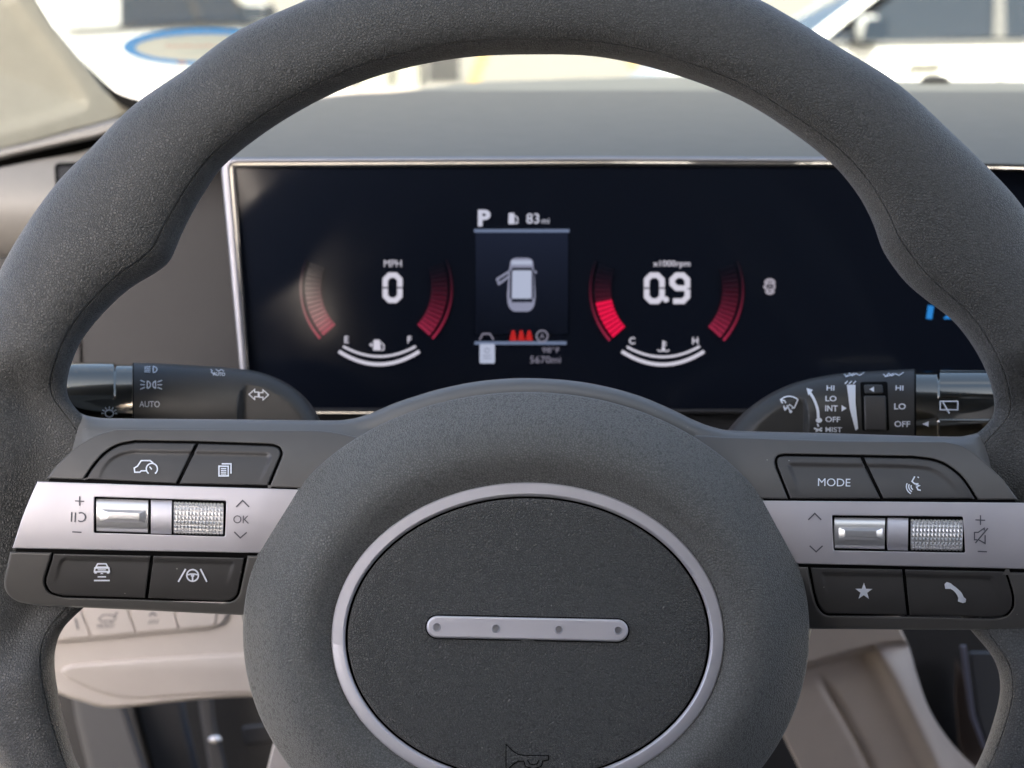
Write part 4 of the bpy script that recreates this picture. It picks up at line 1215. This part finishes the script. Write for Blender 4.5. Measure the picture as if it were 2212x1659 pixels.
for a in range(8):
    for b_ in range(20):
        c_ = (b_ + 1) % 20; Fc.append((a * 20 + b_, (a + 1) * 20 + b_, (a + 1) * 20 + c_, a * 20 + c_))
build('bolt', V, Fc, M_CHROME, ped)
plate('pedal_pad', rounded([(520, 1570), (600, 1560), (615, 1600), (530, 1612)], 10), lambda x, y: 1.02, M_DARK2, ped, bevel=6, bdepth=.005, thick=.012, res=14)

col = thing('centre_console', P(1900, 1700, .8), 'beige centre console side and column cover under the right spoke', 'console')
cre1 = [(1660, 1452), (1750, 1436), (1850, 1408), (1904, 1394), (1960, 1390)]
cre2 = spline([(1760, 1440), (1776, 1471), (1806, 1518), (1850, 1595), (1890, 1675), (1915, 1730)], 10)
rid = spline([(1896, 1390), (1925, 1435), (1951, 1483), (1995, 1575), (2033, 1656), (2070, 1740)], 10)
def xat(curve, y):
    c = sorted(curve, key=lambda q: q[1]); return float(np.interp(y, [q[1] for q in c], [q[0] for q in c]))
def zcon(x, y):
    z = .80
    yl = float(np.interp(x, [q[0] for q in cre1], [q[1] for q in cre1]))
    z += .018 * smooth01((y - yl + 6) / 14)
    if y > yl:
        xr = xat(rid, y); z -= .012 * math.exp(-((x - xr) / 34) ** 2)
        z += .0004 * (12 * math.log1p(math.exp(min(40, (x - xr) / 12))) - 0)
        xc = xat(cre2, y); z += .005 * math.exp(-((x - xc) / 10) ** 2) * smooth01((y - 1450) / 60)
    z += .00006 * (y - 1400)
    return z
plate('console_cover', [(1600, 1300), (1940, 1300)] + spline([(1947, 1361), (1965, 1401), (1982, 1462), (2010, 1537), (2057, 1607), (2112, 1662), (2190, 1730)], 8) + [(1770, 1760), (1724, 1656), (1693, 1593), (1640, 1500), (1600, 1420)],
      zcon, M_BEIGED, col, bevel=5, bdepth=.004, thick=.03, res=6, step=6, angle=80)
plate('column_cover', [(570, 1690), (592, 1600), (604, 1590), (640, 1640), (700, 1760), (570, 1760)], lambda x, y: .70, M_BEIGE, col, bevel=4, bdepth=.004, thick=.02, res=14)
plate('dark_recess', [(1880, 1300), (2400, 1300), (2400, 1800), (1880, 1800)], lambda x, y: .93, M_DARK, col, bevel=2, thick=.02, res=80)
plate('recess_floor', spline([(2066, 1420), (2085, 1470), (2092, 1530), (2120, 1600), (2160, 1660)], 10) + [(2100, 1690), (2070, 1600), (2062, 1500)], lambda x, y: .91, plain('brown_floor', (.06, .04, .03), rough=.6), col, bevel=3, bdepth=.002, thick=.01, res=14)
plate('chrome_edge', [(2074, 1394), (2086, 1394), (2096, 1470), (2106, 1545), (2132, 1620), (2122, 1618), (2096, 1550), (2082, 1460)], lambda x, y: .86, plain('dull_metal', (.20, .20, .26), rough=.35, metal=.8), col, bevel=2, bdepth=.002, thick=.01, res=10)
plate('side_tray', rounded([(2092, 1408), (2200, 1408), (2200, 1640), (2132, 1625), (2110, 1540)], 8), lambda x, y: .87, plain('dark_tray', (.035, .037, .042), rough=.5), col, bevel=5, bdepth=.004, thick=.02, res=14)

# ================================================================== WINDSCREEN, ROOF
def zglass(x, y):
    s = (CY - y) / F
    return .501 / (s + .176)
mg, nt, b = mat_new('windscreen_glass'); nt.nodes.remove(b)
tr = nt.nodes.new('ShaderNodeBsdfTransparent'); tr.inputs[0].default_value = (.72, .75, .73, 1)
gs = nt.nodes.new('ShaderNodeBsdfGlossy'); gs.inputs['Roughness'].default_value = .02
mx = nt.nodes.new('ShaderNodeMixShader'); mx.inputs[0].default_value = .05
nt.links.new(tr.outputs[0], mx.inputs[1]); nt.links.new(gs.outputs[0], mx.inputs[2]); nt.links.new(mx.outputs[0], nt.nodes['Material Output'].inputs[0])
ROOFZ = CAM_H + .50  # unseen roof, raised so sky reaches the wheel but sun does not
wsc = thing('windscreen', (0, 1.3, CAM_H - .15), 'clear windscreen above the dashboard, an oval sticker on it', 'windscreen')
pa, pb = P(CX, 190, zglass(CX, 190)), P(CX, -300, zglass(CX, -300))
dy = (pb.y - pa.y) / (pb.z - pa.z)
yt = pa.y + (ROOFZ - .01 - pa.z) * dy
V = []
for (x, yy, zz) in ((-.62, pa.y, pa.z), (1.3, pa.y, pa.z), (1.2, yt, ROOFZ - .01), (-.5, yt, ROOFZ - .01)): V.append((x, yy, zz))
V += [(v[0], v[1] + .002, v[2] + .004) for v in V]
build('glass', V, [(0, 1, 2, 3), (4, 7, 6, 5), (0, 4, 5, 1), (1, 5, 6, 2), (2, 6, 7, 3), (3, 7, 4, 0)], mg, wsc, smooth=False)
stk = thing('windscreen_sticker', P(445, 101, zglass(445, 101) - .004), 'oval blue and cream sticker on the windscreen, upper left', 'sticker')
zst = lambda x, y: zglass(x, y) - .003
def thin_film(name, col):
    m, nt, b = mat_new(name); nt.nodes.remove(b)
    d = nt.nodes.new('ShaderNodeBsdfDiffuse'); t = nt.nodes.new('ShaderNodeBsdfTranslucent'); x = nt.nodes.new('ShaderNodeMixShader'); x.inputs[0].default_value = .5
    n = nt.nodes.new('ShaderNodeTexNoise'); n.inputs['Scale'].default_value = 60
    c = nt.nodes.new('ShaderNodeMix'); c.data_type = 'RGBA'; c.inputs['A'].default_value = (*[v * .94 for v in col], 1); c.inputs['B'].default_value = (*col, 1)
    nt.links.new(n.outputs['Fac'], c.inputs['Factor'])
    for q in (d, t): nt.links.new(c.outputs['Result'], q.inputs['Color'])
    nt.links.new(d.outputs[0], x.inputs[1]); nt.links.new(t.outputs[0], x.inputs[2]); nt.links.new(x.outputs[0], nt.nodes['Material Output'].inputs[0]); return m
M_BLUE = thin_film('sticker_blue', (.16, .38, .68)); M_CREAM = thin_film('sticker_cream', (.72, .70, .58))
M_SRED = thin_film('sticker_red', (.75, .40, .32)); M_SBL = thin_film('sticker_print', (.50, .62, .62)); M_SLB = thin_film('sticker_light', (.34, .50, .68))
q = Ink(zst, .0002); q.line([(448 + 170 * math.cos(k * math.pi / 40), 102 + 35 * math.sin(k * math.pi / 40)) for k in range(80)], 1, True)
for k in range(80): q.V[k] = P(447 + 182 * math.cos(k * math.pi / 40), 101 + 41 * math.sin(k * math.pi / 40), zst(0, 101 + 41 * math.sin(k * math.pi / 40))); q.V[80 + k] = P(449 + 156 * math.cos(k * math.pi / 40), 103 + 28.5 * math.sin(k * math.pi / 40), zst(0, 103 + 28.5 * math.sin(k * math.pi / 40)))
q.done('sticker_border', M_BLUE, stk)
q = Ink(zst, .0008); q.poly([(449 + 157 * math.cos(k * math.pi / 40), 103 + 29 * math.sin(k * math.pi / 40)) for k in range(80)]); q.done('sticker_face', M_CREAM, stk)
q = Ink(zst, .0014); [q.line([(360 + k * 13, 82), (360 + k * 13, 90), (367 + k * 13, 90 if k % 2 else 82)], 1.6) for k in range(12)]
[q.line([(385 + k * 9, 112), (390 + k * 9, 112 + (k % 3) - 1)], 2.2) for k in range(9)]; q.done('lettering', M_SBL, stk)
q = Ink(zst, .0016); [q.line([(358 + k * 11, 102), (363 + k * 11, 96 + (k * 7 % 4)), (366 + k * 11, 102)], 2.0) for k in range(15)]; q.poly([(384, 131), (402, 133), (402, 139), (384, 137)]); q.done('lettering', M_SRED, stk)
q = Ink(zst, .0010)
for k in range(15, 26):
    a = math.pi + math.pi * (k - 12) / 16 * .9; a = math.radians(195 + (k - 15) * 15)
    x, y = 447 + 168 * math.cos(a), 101 + 35 * math.sin(a); q.line([(x - 5, y - 1), (x + 5, y)], 4)
q.done('lettering', M_SLB, stk)

roof = thing('car_roof', (.35, -.9, ROOFZ), 'unseen pale headliner and roof of the car over the seats', 'car roof')
box('headliner', -.46, 1.16, -2.3, yt, ROOFZ, ROOFZ + .03, M_LINER, roof)
box('tailgate', -.5, 1.2, -2.35, -2.3, .35, ROOFZ, M_DASHDK, roof)
box('side_wall', 1.16, 1.2, -2.3, 1.3, .35, CAM_H - .22, M_DASHDK, roof)
box('side_wall', -.5, -.46, -2.3, .55, .35, CAM_H - .22, M_DASHDK, roof)  # unseen near side, closed to belt height to cut low fill light
box('floor_pan', -.46, 1.16, -2.3, 1.4, .33, .36, M_DARK, roof)
box('rear_fill_blocker', 1.16, 1.18, -2.3, -.25, CAM_H - .22, ROOFZ, M_GLOSS, roof)  # opaque unseen panels added to cut fill light from behind
box('rear_fill_blocker', -.5, -.48, -2.3, -.25, CAM_H - .22, ROOFZ, M_GLOSS, roof)
seat = thing('driver_seat', (-.0, -.45, .5), 'dark driver seat behind the viewpoint', 'car seat')
box('seat_back', -.26, .30, -.55, -.40, .62, 1.32, M_DASHDK, seat, bev=.05)
box('seat_cushion', -.26, .30, -.42, .12, .55, .70, M_DASHDK, seat, bev=.05)

# ================================================================== OUTSIDE
def structure(o): o['kind'] = 'structure'; return o
m, nt, b = mat_new('concrete'); tc = nt.nodes.new('ShaderNodeTexCoord')
n1 = nt.nodes.new('ShaderNodeTexNoise'); n1.inputs['Scale'].default_value = .6; n1.inputs['Detail'].default_value = 8
nt.links.new(tc.outputs['Object'], n1.inputs['Vector'])
rp = nt.nodes.new('ShaderNodeMix'); rp.data_type = 'RGBA'; rp.inputs['A'].default_value = (.27, .245, .20, 1); rp.inputs['B'].default_value = (.34, .31, .25, 1)
nt.links.new(n1.outputs['Fac'], rp.inputs['Factor']); nt.links.new(rp.outputs['Result'], b.inputs['Base Color']); b.inputs['Roughness'].default_value = .9
M_CONC = m
structure(build('ground', [(-300, -300, 0), (300, -300, 0), (300, 600, 0), (-300, 600, 0)], [(0, 1, 2, 3)], M_CONC, smooth=False))
M_YEL = plain('line_yellow', (.62, .40, .12), rough=.8)
def gpt(px, py):
    a = P(px, py, 1.0); o = Vector((0, 0, CAM_H)); d = a - o; t = -CAM_H / d.z; return o + d * t
def gline(name, pts):
    V = [gpt(*q) for q in pts]; V = [(v.x, v.y, .004) for v in V]
    return structure(build(name, V, [tuple(range(len(V)))], M_YEL, smooth=False))
g1 = gpt(1160 * .99, 190); 
gline('parking_line', [(1145 - 145, 215), (1165 - 145, 215), (1205 - 145, 110), (1180 - 145, 110)][::1])
gline('parking_line', [(1378, 190), (1400, 190), (1362, 110), (1345, 110)])

# cars
M_WPAINT = plain('white_car_paint', (.46, .46, .44), rough=.3, coat=.1, noise=.02, nscale=3)
M_CGLASS = plain('car_glass', (.016, .024, .036), rough=.15, spec=.03)
M_TRIM = plain('car_trim_black', (.02, .02, .02), rough=.5)
M_TYRE = plain('tyre_rubber', (.02, .02, .02), rough=.8); M_WRIM = plain('wheel_alloy', (.5, .5, .5), rough=.3, metal=.8)
M_LAMP = plain('tail_lamp_red', (.42, .02, .03), rough=.15, coat=1)
def make_car(name, loc, rz, label, group=None, L=4.4, W=1.78, hb=.98, H=1.46, rwin=0.0, lz=0.0):
    """local x forward, y left, z up, built in world space around loc"""
    root = thing(name, loc, label, 'car', group)
    ca, sa = math.cos(rz), math.sin(rz); loc = Vector(loc)
    def T(x, y, z): return Vector((loc.x + x * ca - y * sa, loc.y + x * sa + y * ca, loc.z + z))
    st = [(-.5, .55, .70, .72), (-.485, .30, .86, .82), (-.44, .22, 1.0 * hb, .93), (-.36, .2, 1.03 * hb, .98), (-.2, .2, 1.02 * hb, 1.0), (0, .2, 1.0 * hb, 1.0),
          (.15, .2, .98 * hb, 1.0), (.23, .2, .95 * hb, .99), (.36, .2, .86 * hb, .96), (.45, .22, .78 * hb, .9), (.49, .3, .68 * hb, .78), (.5, .4, .6, .7)]
    V = []; Fc = []; cs = []
    def section(x, zb, zt, wf):
        w = W / 2 * wf; h = zt - zb
        right = [(w * .90, zb), (w * .985, zb + h * .12), (w, zb + h * .35), (w * .985, zb + h * .60), (w * .975, zb + h * .72), (w * .955, zb + h * .88), (w * .90, zt - .012), (w * .80, zt), (w * .4, zt + .012), (0, zt + .016)]
        pts = right + [(-a, z) for a, z in right[-2::-1]]
        return [T(x * L, a, z) for a, z in pts]
    dens = []
    X = [s[0] for s in st]
    for k in range(41):
        x = -.5 + k / 40
        dens.append((x, float(np.interp(x, X, [s[1] for s in st])), float(np.interp(x, X, [s[2] for s in st])), float(np.interp(x, X, [s[3] for s in st]))))
    for s in dens:
        V += section(*s)
    m_ = 19
    for a in range(len(dens) - 1):
        for k in range(m_ - 1): Fc.append((a * m_ + k, a * m_ + k + 1, (a + 1) * m_ + k + 1, (a + 1) * m_ + k))
        Fc.append((a * m_ + m_ - 1, a * m_, (a + 1) * m_, (a + 1) * m_ + m_ - 1))
    Fc.append(tuple(range(m_))[::-1]); Fc.append(tuple((len(dens) - 1) * m_ + k for k in range(m_)))
    Fc = [f[::-1] for f in Fc]
    body = build('body', V, Fc, M_WPAINT, root, angle=50)
    # greenhouse
    w0, w1 = W / 2 * .93, W / 2 * .72
    xb = [-.40, -.27, .02, .26]; xt = [-.27, -.22, .02, .06]
    base = [(-.37 * L, hb), (.25 * L, hb * .955)]; top_ = [(-.22 * L, H), (.06 * L, H)]
    def quad(nm, pts, mat, th=.01, par=root):
        A = [T(*q) for q in pts]; nrm = (A[1] - A[0]).cross(A[2] - A[0]).normalized() * th
        return quad_box(nm, [a - nrm * .5 for a in A] + [a + nrm * .5 for a in A], mat, par)
    for sgn in (-1, 1):
        y0, y1 = sgn * w0, sgn * w1
        quad('side_window', [(base[0][0] + .25, y0, hb + .01), (-.02, y0, hb), (-.02, y1, H - .04), (top_[0][0] + .05, y1, H - .04)], M_CGLASS)
        quad('side_window', [(.03, y0, hb), (base[1][0] - .22, y0, hb * .97), (top_[1][0] + .04, y1, H - .05), (.03, y1, H - .04)], M_CGLASS)
        # pillars
        def pil_(xa, za, xb_, zb_, wd, mat=M_WPAINT):
            quad('pillar', [(xa - wd, y0 * 1.005, za), (xa + wd, y0 * 1.005, za), (xb_ + wd * .7, y1 * 1.01, zb_), (xb_ - wd * .7, y1 * 1.01, zb_)], mat, .03)
        pil_(base[0][0] + .16, hb, top_[0][0] - .02, H, .27 if rwin else .16); pil_(base[1][0] - .04, hb * .955, top_[1][0] + .10, H, .05); pil_(.0, hb, .0, H, .035, M_TRIM)
        quad('window_seal', [(base[0][0], y0 * 1.01, hb - .012), (base[1][0], y0 * 1.01, hb * .955 - .004), (base[1][0], y0 * 1.0, hb * .955 + .02), (base[0][0], y0 * 1.0, hb + .012)], M_TRIM, .015)
        # mirror
        mx_, my_ = base[1][0] - .36, sgn * (W / 2 + .11)
        A = []
        mm = []
        for a in range(9):
            for b2 in range(16):
                t = math.pi * a / 8; u = 2 * math.pi * b2 / 16
                sx = math.copysign(abs(math.cos(u)) ** .7, math.cos(u)); sy = math.copysign(abs(math.sin(u)) ** .7, math.sin(u))
                mm.append(T(mx_ + .07 * math.sin(t) * sx, my_ + .12 * math.cos(t) * 1.0, hb + .055 + .075 * math.sin(t) ** .6 * sy))
        ff = []
        for a in range(8):
            for b2 in range(16):
                c2 = (b2 + 1) % 16; ff.append((a * 16 + b2, a * 16 + c2, (a + 1) * 16 + c2, (a + 1) * 16 + b2))
        mir = build('mirror', mm, ff, M_WPAINT, root)
        quad('mirror_side_glass', [(mx_ - .09, my_ + sgn * .125, hb - .0), (mx_ + .05, my_ + sgn * .125, hb - .01), (mx_ + .03, my_ + sgn * .125, hb + .11), (mx_ - .09, my_ + sgn * .125, hb + .12)], M_CGLASS, .01, mir)  # dark glass plate on the outer side of the mirror
        quad('mirror_glass', [(mx_ - .075, my_ - .10, hb - .0), (mx_ - .075, my_ + .10, hb - .0), (mx_ - .075, my_ + .10, hb + .11), (mx_ - .075, my_ - .10, hb + .11)], M_CGLASS, .01, mir)
        for hx in (.40, -.75):
            quad('door_handle', [(hx - .09, sgn * (W / 2 + .012), hb - .17), (hx + .09, sgn * (W / 2 + .012), hb - .175), (hx + .09, sgn * (W / 2 + .012), hb - .135), (hx - .09, sgn * (W / 2 + .012), hb - .125)], M_TRIM if False else plain('handle_shade', (.10, .095, .08), .5), .03)
        for wx in (-.29 * L, .31 * L):
            VV = []; FF = []
            for (r, yy) in ((.33, .0), (.33, -.2), (.2, .012), (.2, .012)):
                pass
            ny = sgn * (W / 2 - .02)
            pr = [(.001, .015), (.20, .012), (.215, .0), (.30, .012), (.33, -.01), (.33, -.2), (.001, -.2)]
            for (r, dy_) in pr:
                for k in range(28):
                    an = 2 * math.pi * k / 28; VV.append(T(wx + r * math.cos(an), ny + sgn * dy_, .33 + r * math.sin(an)))
            for a in range(len(pr) - 1):
                for k in range(28):
                    j = (k + 1) % 28; FF.append((a * 28 + k, a * 28 + j, (a + 1) * 28 + j, (a + 1) * 28 + k))
            build('wheel', VV, FF, M_TYRE, root)
        for sx_ in (-.02, 1.02):
            quad('door_seam', [(sx_ - .010, sgn * (W / 2 + .003), .35), (sx_ + .010, sgn * (W / 2 + .003), .35), (sx_ + .010, sgn * (W / 2 * .965), hb - .08), (sx_ - .010, sgn * (W / 2 * .965), hb - .08)], M_TRIM, .012)
        # tail lamp wraps the corner
        quad('tail_lamp', [(-.475 * L, sgn * W / 2 * .93, .70 + lz), (-.43 * L, sgn * W / 2 * 1.0, .76 + lz), (-.43 * L, sgn * W / 2 * .99, .86 + lz), (-.472 * L, sgn * W / 2 * .90, .92 + lz)], M_LAMP, .05)
    if rwin: quad('hatch_panel', [(base[0][0] - .03, -w0 * .99, hb - .02), (base[0][0] - .03, w0 * .99, hb - .02), (base[0][0] + .03, w0 * .95, hb + rwin), (base[0][0] + .03, -w0 * .95, hb + rwin)], M_WPAINT, .03)
    quad('rear_window', [(base[0][0] - .02 + rwin * .2, -w0 * .86, hb + .01 + rwin), (base[0][0] - .02 + rwin * .2, w0 * .86, hb + .01 + rwin), (top_[0][0], w1 * .9, H - .01), (top_[0][0], -w1 * .9, H - .01)], M_CGLASS)
    quad('windscreen', [(base[1][0] + .02, w0 * .9, hb * .955), (base[1][0] + .02, -w0 * .9, hb * .955), (top_[1][0], -w1 * .92, H - .01), (top_[1][0], w1 * .92, H - .01)], M_CGLASS)
    quad('roof', [(top_[0][0] - .03, -w1, H), (top_[0][0] - .03, w1, H), (top_[1][0] + .02, w1, H), (top_[1][0] + .02, -w1, H)], M_WPAINT, .05)
    return root
grp = 'white cars parked beyond the windscreen'
make_car('parked_car', (2.8, 9.3, 0), math.pi - .10, 'white parked car seen side on with its wing mirror, right of the wheel rim', grp, hb=1.13, H=1.62)
make_car('parked_car', (-3.1, 11.8, 0), math.radians(64), 'white parked car with red tail lamp behind the oval sticker', grp, L=3.6, hb=1.10, H=1.6, rwin=.27, lz=.14)

bar_ = thing('parking_barrier', gpt(840, 190), 'pale low barrier with dark posts seen left of centre above the dash', 'barrier')
g = gpt(860, 193); s_ = g.y / F
box('barrier_rail', g.x - 95 * s_, g.x + 55 * s_, g.y, g.y + .1, .02, .42, M_PILLAR, bar_)
for dx in (-90, -12, 52):
    box('post', g.x + (dx - 6) * s_, g.x + (dx + 6) * s_, g.y - .06, g.y + .12, 0, .5, M_TRIM, bar_)
bx_ = thing('utility_box', gpt(958, 180), 'dark grey box on the ground at the yellow line', 'box')
g = gpt(958, 178); s_ = g.y / F
box('cabinet', g.x - 32 * s_, g.x + 32 * s_, g.y, g.y + .3, 0, .55, M_DARK2, bx_)
for dx in (-14, 14):
    box('vent_cover', g.x + (dx - 8) * s_, g.x + (dx + 8) * s_, g.y - .02, g.y, .08, .3, M_TRIM, bx_)
